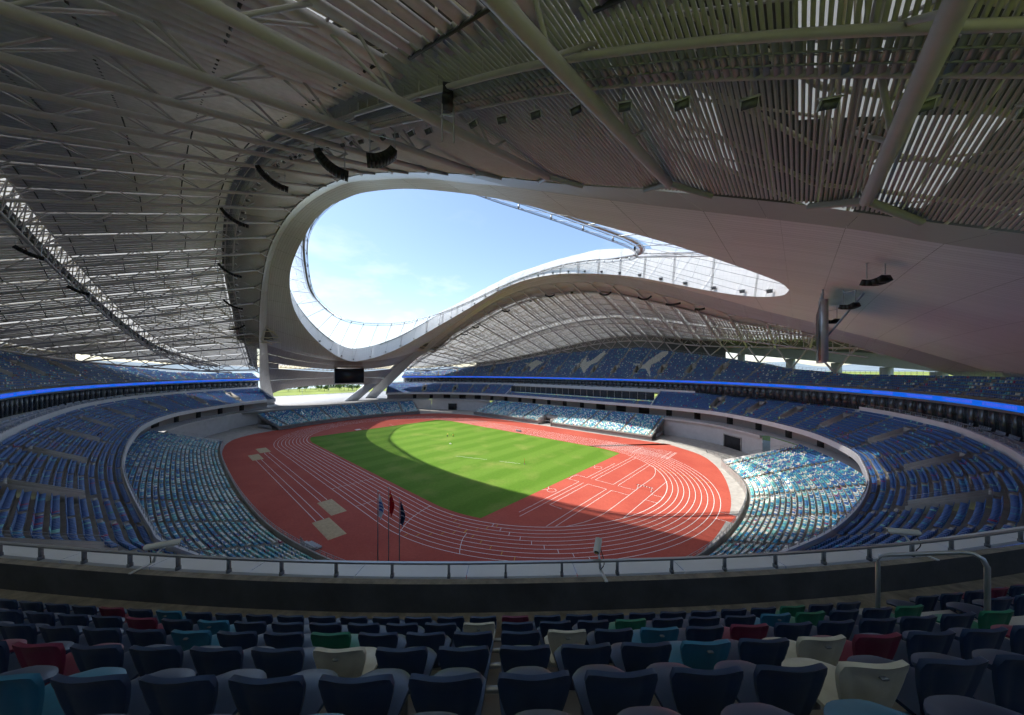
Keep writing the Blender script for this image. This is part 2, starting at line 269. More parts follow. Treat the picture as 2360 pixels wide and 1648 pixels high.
# ------------------------------------------------------------------ plan curves of the bowl (near-left end -> round the right end -> far-left end)
def both(K): K=np.array(K,float); return np.vstack([K,(K*[1,-1])[::-1]])
LED=np.vstack([np.array([(-131,-38),(-122,-55),(-103,-75),(-75,-90.5),(-40,-97.8),(0,-98.3),(30,-96.3),(55,-92.2),(75,-84.8),(86.9,-77.3),(96.7,-69.4),(105.95,-59),(117,-42),(123.5,-22),(125.5,0)],float)])
LED=np.vstack([LED,(LED*[1,-1])[::-1][1:]]); LED[-1]=(-128,49)
T2=np.array([(-121,-33),(-114,-44),(-100,-58.5),(-78,-72.5),(-50,-79.3),(-20,-80.9),(4,-80.6),(24.6,-79.2),(49.3,-76.2),(57,-74.6),(72,-68),(85,-58),(96,-44.5),(102.6,-32),(106.6,-19.5),(109.3,-5),(110.2,8),(109.8,22),(105,40),(97,54),(86,66.5),(73,75.5),(50,79.6),(20,80.6),(-20,81),(-50,79.5),(-78,72.5),(-100,58.5),(-114,44),(-121,33)],float)
T1N=np.array([(-64,-60.2),(-42,-62.8),(-7,-63.9),(20,-63.5),(40,-61.5),(60,-56),(75,-47),(86,-33),(91.5,-18),(93.5,2),(91.8,20),(84.4,38.6)],float)
T1L=np.array([(-84.6,38.5),(-90,22),(-92.3,0),(-90,-22),(-84.6,-38.5)],float)
T1F=np.array([(56.6,60.3),(-56,60.3)],float)
class Front:
    def __init__(s,K,step=.8,straight=False):
        P=np.array(K,float) if straight else crv(K,1500)
        s.P=resample(P,step); s.s=arclen(s.P); d=nrm(np.gradient(s.P,axis=0)); s.N=np.stack([d[:,1],-d[:,0]],1); s.L=s.s[-1]
    def off(s,d,z):
        q=s.P+s.N*np.asarray(d).reshape(-1,1); return np.concatenate([q,np.broadcast_to(np.asarray(z,float).reshape(-1,1),(len(q),1))],1)
    def at(s,t,d=0,z=0):
        p=np.array([np.interp(t,s.s,s.P[:,k]) for k in(0,1)]); n=np.array([np.interp(t,s.s,s.N[:,k]) for k in(0,1)]); n/=np.linalg.norm(n); q=p+n*d
        return np.array([q[0],q[1],z]),np.array([n[0],n[1],0.])
    def near(s,u,v): return s.s[np.argmin(np.hypot(s.P[:,0]-u,s.P[:,1]-v))]
fL=Front(LED); f2=Front(T2); f1=Front(T1N); fl=Front(T1L); ff=Front(T1F,straight=True)
# ================================================================== GROUND
def disc(mb,pts,z):
    pts=np.asarray(pts,float); c=pts.mean(0); n=len(pts); v=np.vstack([np.c_[pts,np.full(n,z)],[[c[0],c[1],z]]]); i=np.arange(n); mb.add(v,t=np.stack([i,(i+1)%n,np.full(n,n)],1))
mb=MB(); th=np.linspace(0,2*np.pi,96,endpoint=False); disc(mb,np.c_[np.cos(th),np.sin(th)]*9000,-.02); g=struct(mb.build('ground','field'))
mb=MB(); v=np.array([(-430,-9000,.3),(-9000,-9000,.3),(-9000,9000,.3),(-430,9000,.3),(-470,300,.3),(-455,-200,.3)]); mb.add(v,t=[(0,4,1),(1,4,2),(4,3,2),(0,5,4)]); struct(mb.build('sea','sea'))
for nm,r0,a0,a1,h,seed in(('hill',5200,95,330,150,1),('hill',7000,20,150,300,5)):
    mb=MB(); a=np.radians(np.linspace(a0,a1,160)); q=np.linspace(0,1,160); hh=h*(.25+.5*np.abs(np.sin(q*9+seed))*np.abs(np.sin(q*23.7+seed*2))+.15*np.sin(q*61)**2)*np.sin(np.pi*q)**.4
    A=np.c_[np.cos(a)*r0,np.sin(a)*r0,0*a-1]; B=np.c_[np.cos(a)*(r0+500),np.sin(a)*(r0+500),hh]; C=np.c_[np.cos(a)*(r0+1200),np.sin(a)*(r0+1200),0*a-1]; strip(mb,A,B); strip(mb,B,C); struct(mb.build(nm,'hill'))
mb=MB(); disc(mb,crv([(130,0),(122,60),(80,100),(0,112),(-80,96),(-150,60),(-160,0),(-150,-60),(-80,-96),(0,-112),(80,-100),(122,-60)],200,True),.02); struct(mb.build('concrete_apron','conc'))
AP=[(56,58.9),(62,59.3),(68.7,55.8),(76.4,50.0),(81.9,41.2),(86.2,29.9),(89.4,17.3),(91.0,7),(91.3,-2),(90.6,-13.2),(88.8,-23),(84.5,-33),(74,-46.5),(59,-55.3),(40,-61),(20,-63.1),(-7,-63.5),(-42,-62.4),(-60,-60.4),(-70,-58),(-77,-54.6),(-83.3,-47.7),(-87,-38),(-91.5,-24),(-93.6,0),(-91.5,22),(-87,37),(-78,49),(-60,57),(-40,58.9)]
mb=MB(); disc(mb,crv(AP,300,True),.030); track=struct(mb.build('running_track','red'))
mb=MB(); disc(mb,[(89.5,2.65),(93.2,2.7),(93.1,-1.4),(89.6,-1.5)],.036); mb.build('jump_strip','red',track)
rg=np.array([(-56,-33.2),(55,-32.3),(55,32.6),(-56,33)]);
gp=[]
for t in np.linspace(0,1,40): gp.append((-56+111*t,-35.0))
def clipg(u,v):                                   # grass stays inside lane one
    if abs(u)>42.195:
        lim=math.sqrt(max(35.3**2-(abs(u)-42.195)**2,0)); return (u,math.copysign(min(abs(v),lim),v))
    return (u,math.copysign(min(abs(v),35.3),v))
gp=[clipg(u,-35.3) for u in np.linspace(-56,55,60)]+[clipg(u,35.3) for u in np.linspace(55,-56,60)]
mb=MB(); disc(mb,gp,.042); struct(mb.build('infield_grass','turf'))
# lane lines and markings
def polyline(mb,P,wd,z=.052):
    P=np.asarray(P,float); d=nrm(np.gradient(P,axis=0)); n=np.stack([-d[:,1],d[:,0]],1)*wd/2; k=len(P); A=np.c_[P-n,np.full(k,z)]; B=np.c_[P+n,np.full(k,z)]; strip(mb,B,A)
def ovalpts(r,n=70):
    a=np.linspace(-np.pi/2,np.pi/2,n); rt_=np.c_[42.195+r*np.cos(a),r*np.sin(a)]; lf=np.c_[-42.195-r*np.cos(a),-r*np.sin(a)]; return np.vstack([rt_,lf,rt_[:1]])
for k in range(10):
    mb=MB(); polyline(mb,ovalpts(36.5+1.22*k),.11 if k else .14); mb.build('lane_line','line',track)
    if k: 
        mb=MB(); polyline(mb,[(42.195,36.5+1.22*k-.0),(68.6,36.5+1.22*k)],.10,.056); mb.build('lane_line','line',track)
SEG=[[(58.9,-25.7),(58.9,-1.6)],[(58.9,-1.6),(55.2,-1.6)],[(60.2,-27.1),(60.2,-1.6)],[(61.5,-18.5),(61.5,-1.6)],[(61.5,-1.6),(66.6,-1.6)],[(66.6,-1.6),(66.6,-26.8)],[(67.9,-25.6),(67.9,-1.6)],[(67.9,-1.6),(72.2,-1.6)],[(61.7,-18.5),(64.6,-18.5)],[(58.9,2.6),(58.9,20.2)],[(58.9,2.6),(55.1,2.6)],[(60.1,2.5),(60.1,31.2)],[(61.4,2.5),(61.4,31)],[(61.4,2.5),(66.5,2.5)],[(66.5,2.5),(66.5,26.8)],[(67.7,2.5),(67.7,26)],[(67.7,2.5),(72,2.5)],[(76,-13.7),(76,14.4)],[(76,-1.7),(78.6,-1.7)],[(76,2.4),(78.7,2.4)],
 [(57.8,36.5),(57.8,47.5)],[(67.8,36.5),(67.8,47.5)],[(-42.2,36.5),(-42.2,47.5)],[(-37.2,36.5),(-37.2,47.5)],[(-32.2,36.5),(-32.2,47.5)],[(16.2,-36.5),(16.2,-47.5)],[(31,-42.2),(31,-47.5)],[(89.7,2.6),(93.1,2.65)],[(89.7,-1.5),(93.0,-1.4)],[(92.7,2.6),(92.7,-1.3)],[(14.9,-8.4),(26,-4)],[(30.4,-2.6),(36.9,0)],[(-57,6),(-62,6)],[(-57,-8),(-63,-8)]]
for a,b in SEG:
    mb=MB(); polyline(mb,[a,b],.10,.060); mb.build('marking_line','line',track)
for P in ([(69.4,-24.3),(71.2,-20),(72.1,-15.5),(72.3,-10),(72.2,6.9),(72.2,14.9),(71.2,20.1),(69.5,24.2),(67.5,26.3)],[(42.6,-36.4),(43.8,-40.1),(45.6,-43.5),(48,-46.3),(48.9,-47.1)],[(57.4,-38.4),(58.6,-40.4),(60.7,-42.6),(61.7,-43.4)],[(55.9,-1.7),(55.5,.5),(55.9,2.7)]):
    mb=MB(); polyline(mb,crv(P,40),.10,.060); mb.build('marking_line','line',track)
for rr in(37.1,38.3,39.5,40.8,42,43.2,44.4,45.6,46.8):
    for s_,(a0,cm) in enumerate(((-62-1.9*(rr-37),'yline'),(-78.+2.6*(rr-37)*.9,'yline'),(-66+2.35*(rr-36),'line'))):
        a=math.radians(a0); mb=MB(); c=np.array([42.195,0]); d=np.array([math.cos(a),math.sin(a)]); polyline(mb,[c+d*(rr-.55),c+d*(rr+.55)],.10,.060); mb.build('marking_line',cm,track)
for k in range(9):
    a=math.radians(38-1.5*k); d=np.array([math.cos(a),math.sin(a)]); mb=MB(); polyline(mb,[np.array([42.195,0])+d*(36.6+1.22*k),np.array([42.195,0])+d*(37.6+1.22*k)],.14,.060); mb.build('marking_line','yline',track)
    mb=MB(); polyline(mb,[(68.9,37.0+1.22*k),(69.9,37.0+1.22*k)],.3,.060); mb.build('lane_number','line',track)
for cv_ in(-11.4,12.8):
    mb=MB(); a=np.linspace(0,2*np.pi,28); polyline(mb,np.c_[57+1.1*np.cos(a),cv_+1.1*np.sin(a)],.08,.060); mb.build('throwing_circle','line',track)
    for q in(-.45,.45):
        mb=MB(); polyline(mb,[(55.9,cv_+q*.6),(55.0,cv_+q*3)],.08,.060); mb.build('marking_line','line',track)
for vv in(-51.85,-50.5): 
    mb=MB(); polyline(mb,[(-38.3,vv),(22.6,vv)],.10,.060); mb.build('runway_line','line',track)
for vv in(-55.45,-54.1):
    mb=MB(); polyline(mb,[(-29,vv),(32.3,vv)],.10,.060); mb.build('runway_line','line',track)
PL=['small sand pit nearest the bend beside the outer lane, far end','small sand pit far end beside the grandstand wall','raked sand pit with dug patch between runway and outer lane','large sand pit nearest the flagpoles beside the grandstand rail']
for (u0,u1,v0,v1),lb in zip([(-47.9,-39.1,-52.8,-49.7),(-38.5,-29.3,-56.3,-53.35),(22.8,31.8,-52.6,-49.6),(32.3,41.5,-56.2,-53.15)],PL):
    mb=MB(); n1,n2=26,12; U,V=np.meshgrid(np.linspace(u0,u1,n1),np.linspace(v0,v1,n2),indexing='ij'); Z=.07+.05*rng.random(U.shape)+.04*np.sin(U*3)*np.cos(V*2.3); Z[[0,-1]]=.034; Z[:,[0,-1]]=.034
    grid(mb,np.stack([U,V,Z],-1)); tag(mb.build('sand_pit','sand',smooth=True),lb,'sand pit','long jump sand pits')
# ================================================================== SEATING
seatP=[];seatN=[];seatC=[];seatS=[]
NAMES=list(SEATC); CT=np.array([SEATC[k] for k in NAMES])
def pick(p,n): return CT[rng.choice(6,n,p=np.array(p)/np.sum(p))]
def colT1(fr,n):
    return pick([.52*fr+.02,.30,.22*(1-fr)+.09,.46*(1-fr)**1.1+.09,.025,.0],n)
def colT2(fr,n): return pick([.915,.035,.025,.0,.022,.003],n)
def colT3(fr,n): return pick([.80,.075,.045,.055,.025,.0],n)
def far_band(c,fr,n): return c
def tier(name,F,rows,depth,rise,z0,off0,aisles,voms,colf,limit=None,pitch=.53,seatoff=.45,parent=None,skip=None,first=0):
    """terrace steps + seat placement; returns part objects"""
    n=len(F.s); lim=np.full(n,rows) if limit is None else limit
    mb=MB(); ms=MB()
    for i in range(rows):
        z=z0+rise*i; d0=off0+depth*i; ok=(i<lim)
        for sv,r1,r2,hw in voms:
            if r1<=i<r2: ok=ok&~(np.abs(F.s-sv)<hw)
        if not ok.any(): continue
        A=F.off(d0,z-rise if i else z-.3); B=F.off(d0,z); C=F.off(d0+depth,z)
        strip(mb,B,A,mask=ok); strip(mb,C,B,mask=ok)
        # seats
        d=d0+depth*seatoff; Q=F.off(d,z); s=arclen(Q[:,:2]); sc=s[-1]/F.L
        t=np.arange(pitch*.8,s[-1]-pitch*.5,pitch); bs=np.interp(t,s,F.s); good=np.interp(bs,F.s,ok.astype(float))>.99
        for a in aisles: good&=np.abs(bs-a)*sc>.62
        for sv,r1,r2,hw in voms:
            if r1-1<=i<r2+1: good&=np.abs(bs-sv)*sc>hw+.35
        if skip is not None: good&=~skip(bs,i)
        t=t[good]
        if i>=first and len(t):
            p=np.stack([np.interp(t,s,Q[:,0]),np.interp(t,s,Q[:,1]),np.full(len(t),z)],1); nn=np.stack([np.interp(bs[good],F.s,F.N[:,0]),np.interp(bs[good],F.s,F.N[:,1])],1)
            seatP.append(p);seatN.append(nrm(nn)); seatC.append(colf(i/max(rows-1,1),len(t))); seatS.append(np.full(len(t),hash(name)%97))
        for a in aisles:
            if np.interp(a,F.s,ok.astype(float))<.9: continue
            c,nv=F.at(a,d0+depth*.25,z+rise*.25); tv=np.array([-nv[1],nv[0],0]); boxes(ms,[c],tv*.6,nv*depth*.25,(0,0,rise*.25))
    terrace=mb.build('terrace','tread',parent)
    if ms.n: ms.build('aisle_steps','conc',parent)['kind']='stuff'
    return terrace
def vom(F,sv,off0,depth,rise,z0,r1,r2,hw,parent,rail=True):
    mb=MB(); zl=z0+rise*r1; d1=off0+depth*r1; d2=off0+depth*r2; z2=z0+rise*r2
    c0,nv=F.at(sv,0,0); tv=np.array([-nv[1],nv[0],0]); base=c0
    def pt(t,d,z): q=base+nv*d+tv*t; return (q[0],q[1],z)
    for sg in(-1,1):
        t0,t1=sg*hw,sg*(hw+.18)
        v=[pt(t0,d1,zl-.6),pt(t1,d1,zl-.6),pt(t1,d2,zl-.6),pt(t0,d2,zl-.6),pt(t0,d1,zl+.75),pt(t1,d1,zl+.75),pt(t1,d2,z2+.75),pt(t0,d2,z2+.75)]; mb.add(v,BQ)
    v=[pt(-hw,d2-.2,zl+2.15),pt(hw,d2-.2,zl+2.15),pt(hw,d2,zl+2.15),pt(-hw,d2,zl+2.15),pt(-hw,d2-.2,z2+.75),pt(hw,d2-.2,z2+.75),pt(hw,d2,z2+.75),pt(-hw,d2,z2+.75)]; mb.add(v,BQ)
    v=[pt(-hw,d1,zl-.2),pt(hw,d1,zl-.2),pt(hw,d2,zl-.2),pt(-hw,d2,zl-.2),pt(-hw,d1,zl),pt(hw,d1,zl),pt(hw,d2,zl),pt(-hw,d2,zl)]; mb.add(v,BQ)
    o=mb.build('vomitory','conc',parent)
    md=MB(); v=[pt(-hw+.02,d2-.05,zl),pt(hw-.02,d2-.05,zl),pt(hw-.02,d2-.05,zl+2.15),pt(-hw+.02,d2-.05,zl+2.15)]; md.add(v,[(0,1,2,3)]); md.build('doorway','door',o)  # flat dark panel painted as the unlit tunnel, no opening behind it
    if rail:
        mr=MB()
        for sg in(-1,1):
            t=sg*(hw+.09); path(mr,[pt(t,d1,zl+.7),pt(t,d1,zl+1.25),pt(t,d2,z2+1.25),pt(t,d2,z2+.7)],.025,5); tubes(mr,[pt(t,d1,zl+1.0)],[pt(t,d2,z2+1.0)],.015,4)
        mr.build('handrail','steel',o)
def railing(mb,F,d,z,h,s0=None,s1=None,post=1.6,bars=3,r=.025):
    k=np.ones(len(F.s),bool)
    if s0 is not None: k=(F.s>=s0)&(F.s<=s1)
    Q=F.off(d,z)[k]
    if len(Q)<3: return
    for b in range(bars): path(mb,Q+[0,0,h*(b+1)/bars],r if b==bars-1 else r*.55,5)
    T=resample(Q,post); tubes(mb,T,T+[0,0,h],r*.9,4)
VR=[(111.5,-19.3),(114.6,1.8),(114.2,26.6),(109.5,47.4),(101.9,62.7),(90.9,73),(76.6,81),(43,85),(-45,85),(-68,82),(-90,70),(-107,55)]
VL=[(105,-40),(97,-57),(80,-73),(58.7,-79),(38.2,-82.9),(14.2,-85.1),(-9.9,-86.2),(-32.8,-86.1),(-57,-84.8),(-81.4,-78),(-100,-63),(-113,-49)]
v2=sorted([f2.near(*p) for p in VR+VL])
a2=sorted(v2+[(a+b)/2 for a,b in zip(v2[:-1],v2[1:]) if b-a<30])
# ---- lower tier, fixed (near side and right end)
g1=tag(empty('lower_grandstand',(30,-66,0)),'lower terrace of mixed blue and white seats curving round the bend','grandstand')
a1=[f1.L*q for q in np.linspace(.012,.988,19)]
tier('t1n',f1,22,.83,.31,1.3,.9,a1,[],colT1,parent=g1)
mb=MB(); strip(mb,f1.off(0,2.0),f1.off(0,0)); strip(mb,f1.off(.2,2.0),f1.off(0,2.0)); strip(mb,f1.off(.2,1.0),f1.off(.2,2.0)); strip(mb,f1.off(.9,1.0),f1.off(.2,1.0)); mb.build('front_wall','conc',g1)
mb=MB(); railing(mb,f1,.1,1.55,1.15,bars=4,r=.04); mb.build('front_rail','steel',g1)
for e,sg in((0,1),(-1,-1)):
    mb=MB(); n_=f1.N[e]; p=f1.P[e]; q=p+n_*18.2; v=[(*p,0),(*q,0),(*q,8.0),(*p,2.1)]; t_=np.array([-n_[1],n_[0],0])*.25*-sg; v=np.array(v); mb.add(np.vstack([v,v+t_]),[(0,1,2,3),(7,6,5,4),(0,4,5,1),(1,5,6,2),(2,6,7,3),(3,7,4,0)]); mb.build('end_wall','pale',g1)
    mr=MB(); a=np.array([*p,2.1]);b=np.array([*q,8.0]); path(mr,[a,a+[0,0,1],b+[0,0,1],b],.03,5); tubes(mr,[a+(b-a)*x for x in(.2,.4,.6,.8)],[a+(b-a)*x+[0,0,1] for x in(.2,.4,.6,.8)],.025,4); tubes(mr,[a+[0,0,.5]],[b+[0,0,.5]],.018,4); mr.build('end_handrail','steel',g1)
# ---- lower tier, retractable stands
def retract(nm,F,rows,rise,z0,label,aisles,voms,tunnel=None):
    g=tag(empty(nm,(F.P[len(F.P)//2][0],F.P[len(F.P)//2][1],0)),label,'grandstand')
    sk=None
    if tunnel: sk=lambda bs,i:(bs>tunnel[0]-.3)&(bs<tunnel[1]+.3)&(i<tunnel[2]+1)
    vm=[((tunnel[0]+tunnel[1])/2,0,tunnel[2],(tunnel[1]-tunnel[0])/2)] if tunnel else []
    tier(nm,F,rows,.85,rise,z0,.4,aisles,vm,colT1,parent=g,skip=sk)
    ok=np.ones(len(F.s),bool)
    if tunnel: ok=(F.s<tunnel[0])|(F.s>tunnel[1])
    mb=MB(); A=F.off(0,.35);B=F.off(0,z0); 
    for q in(0,1):
        for zz in(.35,z0-.05):
            for c in np.split(np.arange(len(F.s)),np.where(np.diff(ok.astype(int))!=0)[0]+1):
                if len(c)>2 and ok[c[0]]: path(mb,F.off(.02+.5*q,zz)[c],.055,4)
    t=np.arange(.3,F.L-.5,.95); t=t[np.interp(t,F.s,ok.astype(float))>.9]
    a=np.array([F.at(x,.02,.35)[0] for x in t]); b=np.array([F.at(min(x+.48,F.L),.02,z0-.05)[0] for x in t]); c=np.array([F.at(min(x+.95,F.L),.02,.35)[0] for x in t]); tubes(mb,a,b,.045,4); tubes(mb,b,c,.045,4)
    mb.build('front_truss','slate',g)
    mb=MB(); strip(mb,F.off(0,z0+.02),F.off(0,z0-.12),mask=ok); strip(mb,F.off(.4,z0+.02),F.off(0,z0+.02),mask=ok); strip(mb,F.off(.55,z0-.1),F.off(.55,.1),mask=ok); mb.build('nosing','conc',g)
    mr=MB(); railing(mr,F,.1,z0,.9,bars=2,r=.022); mr.build('front_rail','steel',g)
    for e in(0,-1):
        ms=MB(); n_=F.N[e];p=F.P[e];q=p+n_*(rows*.85+.4); A=np.array([*p,z0-.1]);B=np.array([*q,z0+rise*rows-.1]); 
        tubes(ms,[A,A-[0,0,.9],B],[B,B-[0,0,.9],B-[0,0,.9]],.07,5)
        for x in np.linspace(0,.95,16): tubes(ms,[A+(B-A)*x],[A+(B-A)*(x+.03)-[0,0,.9]],.04,4); tubes(ms,[A+(B-A)*(x+.06)],[A+(B-A)*(x+.03)-[0,0,.9]],.04,4)
        path(ms,[A,A+[0,0,1.1],B+[0,0,1.1],B],.03,4)
        for x in(.35,.6,.85): 
            P_=A+(B-A)*x; tubes(ms,[P_-[0,0,.9]],[(P_[0],P_[1],.05)],.09,6)
        tubes(ms,[np.r_[(A+(B-A)*.35)[:2],.2]],[A+(B-A)*.6-[0,0,.9]],.05,5); tubes(ms,[np.r_[(A+(B-A)*.85)[:2],.2]],[A+(B-A)*.6-[0,0,.9]],.05,5)
        ms.build('end_frame','slate',g)
        mw=MB(); d_=np.array([-n_[1],n_[0]])*.1; P0=p+n_*6; P1=p+n_*17; v=[(*P0,.15),(*P1,.15),(*P1,2.0),(*P0,2.0)]; v=np.array(v); mw.add(np.vstack([v,v+np.r_[d_,0]]),[(0,1,2,3),(7,6,5,4),(0,4,5,1),(1,5,6,2),(2,6,7,3),(3,7,4,0)]); mw.build('base_panel','slate',g)
    mb=MB(); strip(mb,F.off(rows*.85+.4,z0+rise*rows-.3),F.off(rows*.85+.4,0)); mb.build('back_panel','pale',g)
    return g
gF=retract('lower_grandstand',ff,22,.268,1.9,'straight lower stand of white to blue seats beyond the far straight',[1.2,13.5,26,33,43.5,59,71,83,95.5,106,111.5],[],tunnel=(50.8,59.0,8))
gL=retract('lower_grandstand',fl,20,.26,1.7,'lower stand of blue and white seats under the big end screen',[.6,11,23,35,41.5,52,64,75,79.6],[])
# tunnel walls in the far stand
mb=MB()
for sg,s0 in((1,50.8),(-1,59.0)):
    p=ff.at(s0,0,0)[0]; boxes(mb,[(p[0],p[1]+3.6,1.9)],(.12,0,0),(0,3.6,0),(0,0,1.9))
boxes(mb,[(ff.at(54.9,0,0)[0][0],60.3+7.3,3.3)],(4.1,0,0),(0,.15,0),(0,0,.9)); o=mb.build('tunnel_wall','conc',gF)
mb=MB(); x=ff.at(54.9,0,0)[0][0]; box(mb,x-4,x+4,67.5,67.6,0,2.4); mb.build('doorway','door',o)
# ---- ring wall, walkway and concourse behind the lower tier
gW=tag(empty('concourse_wall',(0,-84,0)),'pale concourse wall with dark doorways under the middle tier','wall')
gaps=[(f2.near(-104,-55),f2.near(-66,-76)),(f2.near(93,59),f2.near(56,79)),(f2.near(-58,78),f2.near(-100,58))]
gm=np.zeros(len(f2.s),bool)
for q0,q1 in gaps: gm|=(f2.s>=q0)&(f2.s<=q1)
mb=MB(); strip(mb,f2.off(1.3,7.35),f2.off(1.3,0),mask=~gm); strip(mb,f2.off(-.6,7.35),f2.off(-.6,0),mask=gm); mb.build('ring_wall','pale',gW)
mb=MB(); strip(mb,f2.off(6,7.7),f2.off(1.2,7.7)); strip(mb,f2.off(-1.5,7.7),f2.off(-1.5,7.0),mask=gm); strip(mb,f2.off(1.2,7.7),f2.off(-1.5,7.7),mask=gm); strip(mb,f2.off(-.6,7.0),f2.off(-1.5,7.0),mask=gm); mb.build('walkway_slab','pale',gW)
mr=MB()
for q0,q1 in gaps: railing(mr,f2,-1.4,7.7,1.1,q0,q1,bars=3,post=1.5,r=.03)
mr.build('walkway_rail','steel',gW)
mb=MB(); strip(mb,f2.off(5.5,12.2),f2.off(5.5,7.7)); mb.build('concourse_wall_face',mat('taupe_render',(.42,.385,.375),.75,var=.06),gW)
for s_ in np.arange(14,f2.L-10,11.7):
    c,nv=f2.at(s_,5.44,9.2); tv=np.array([-nv[1],nv[0],0]); wd=1.3 if int(s_)%3 else 2.6; mb=MB(); boxes(mb,[c],tv*wd,nv*.05,(0,0,1.45)); mb.build('doorway','door',gW)  # dark panels on the wall, painted as shaded openings
for (pu,pv,hw) in((82,66,3.9),(-86,66,3.2),(-78,-72,0.)):
    if hw:
        c,nv=f2.at(f2.near(pu,pv),-.66,2.3); tv=np.array([-nv[1],nv[0],0]); mb=MB(); boxes(mb,[c],tv*hw,nv*.06,(0,0,2.3)); mb.build('service_gateway','door',gW)  # gateway opening is a panel painted with interior shade
        mf=MB(); boxes(mf,[c+tv*(hw+.15)-nv*.1,c-tv*(hw+.15)-nv*.1],tv*.15,nv*.18,(0,0,2.3)); boxes(mf,[c+np.array([0,0,2.45])-nv*.1],tv*(hw+.3),nv*.18,(0,0,.15)); mf.build('gateway_frame','conc',gW)
# ---- middle tier
g2=tag(empty('middle_grandstand',(0,-80,11)),'middle terrace of blue seats with sloping concrete vomitories','grandstand')
vipL,vipR=f2.near(50,80),f2.near(-46,80)
lim2=np.where((f2.s>vipL)&(f2.s<vipR),5,13)
vm2=[(s_,4,10,1.25) for s_ in v2 if not vipL-3<s_<vipR+3]
tier('t2',f2,13,.88,.5,12.0,.5,a2,vm2,colT2,limit=lim2,parent=g2)
for t_ in vm2: vom(f2,t_[0],.5,.88,.5,12.0,t_[1],t_[2],t_[3],g2)
mb=MB()
for a,b in(((0,12.75),(0,11.35)),((.25,12.75),(0,12.75)),((.25,12.0),(.25,12.75)),((.5,12.0),(.25,12.0)),((0,11.35),(6,10.9))): strip(mb,f2.off(*a),f2.off(*b))
mb.build('fascia','white',g2)
mr=MB(); railing(mr,f2,.12,12.75,.5,bars=2,post=1.7,r=.035); mr.build('front_rail','steel',g2)
mb=MB(); strip(mb,f2.off(6,10.9),f2.off(16,11.5)); mb.build('underside','conc',g2)
for e in(0,-1):
    mb=MB(); n_=f2.N[e];p=f2.P[e]; v=np.array([(*p,11.2),(*(p+n_*12.5),11.2),(*(p+n_*12.5),19.8),(*p,13.0)]); t_=np.array([-n_[1],n_[0],0])*(-.3 if e==0 else .3); mb.add(np.vstack([v,v+t_]),[(0,1,2,3),(7,6,5,4),(0,4,5,1),(1,5,6,2),(2,6,7,3),(3,7,4,0)]); mb.build('end_wall','white',g2)
# balcony strip between middle tier and boxes
D2=.5+13*.88
bal=f2.off(D2,0)[:,:2]
# match every middle-tier station to the upper front
idx=np.array([np.argmin((fL.P[:,0]-q[0])**2+(fL.P[:,1]-q[1])**2) for q in bal]); lo=fL.P[np.sort(idx)]+fL.N[np.sort(idx)]*.9
def lift(P,z): return np.c_[P,np.full(len(P),z)]
mb=MB(); strip(mb,lift(bal,19.75),lift(bal,17.4)); strip(mb,f2.off(D2+.3,19.75),lift(bal,19.75)); strip(mb,f2.off(D2+.3,19.0),f2.off(D2+.3,19.75)); strip(mb,lift(lo,19.0),f2.off(D2+.3,19.0)); mb.build('balcony','white',g2)
mr=MB(); path(mr,f2.off(D2+.15,20.55),.03,4); T=resample(f2.off(D2+.15,19.75),1.8); tubes(mr,T,T+[0,0,.8],.025,4); mr.build('balcony_rail','steel',g2)
mb=MB(); strip(mb,f2.off(D2+.17,20.5),f2.off(D2+.17,19.8)); mb.build('balcony_glass',trans_mat('balustrade_glass',(.35,.42,.44),.1,.75,.1),g2)
# covered box seats on the balcony
for row,dd in((0,1.3),(1,2.5)):
    for s_ in np.arange(6,f2.L-6,4.6):
        k=np.arange(6)*.56-1.4
        for x in k:
            c,nv=f2.at(s_+x,D2+dd,19.0+.35*row); seatP.append(c[None]);seatN.append(nv[None,:2]);seatC.append(np.array([[.30,.36,.44]])*(.8+.3*rng.random()));seatS.append(np.array([1]))
# VIP glass boxes in the middle of the far side
mb=MB(); k=(f2.s>vipL)&(f2.s<vipR); strip(mb,f2.off(.5+5*.88+1.6,18.3)[k],f2.off(.5+5*.88+1.6,14.3)[k]); mb.build('box_glass','glass',g2)
mb=MB(); strip(mb,f2.off(.5+5*.88+1.6,14.4)[k],f2.off(.5+5*.88,14.4)[k]); strip(mb,f2.off(D2,18.25)[k],f2.off(.5+5*.88+1.4,18.25)[k]); mb.build('box_floor','conc',g2)
mf=MB(); T=resample(f2.off(.5+5*.88+1.5,14.4)[k],4.2); tubes(mf,T,T+[0,0,3.9],.08,4); mf.build('box_mullion','frame',g2)
for s_ in(vipL,vipR):
    c,nv=f2.at(s_,0,0); tv=np.array([-nv[1],nv[0],0])*.15; a=c+nv*.5; b=c+nv*D2; v=np.array([(a[0],a[1],11.9),(b[0],b[1],11.9),(b[0],b[1],19.2),(a[0],a[1],13.0)]); mb=MB(); mb.add(np.vstack([v-tv,v+tv]),[(0,1,2,3),(7,6,5,4),(0,4,5,1),(1,5,6,2),(2,6,7,3),(3,7,4,0)]); mb.build('divider_wall','white',g2)
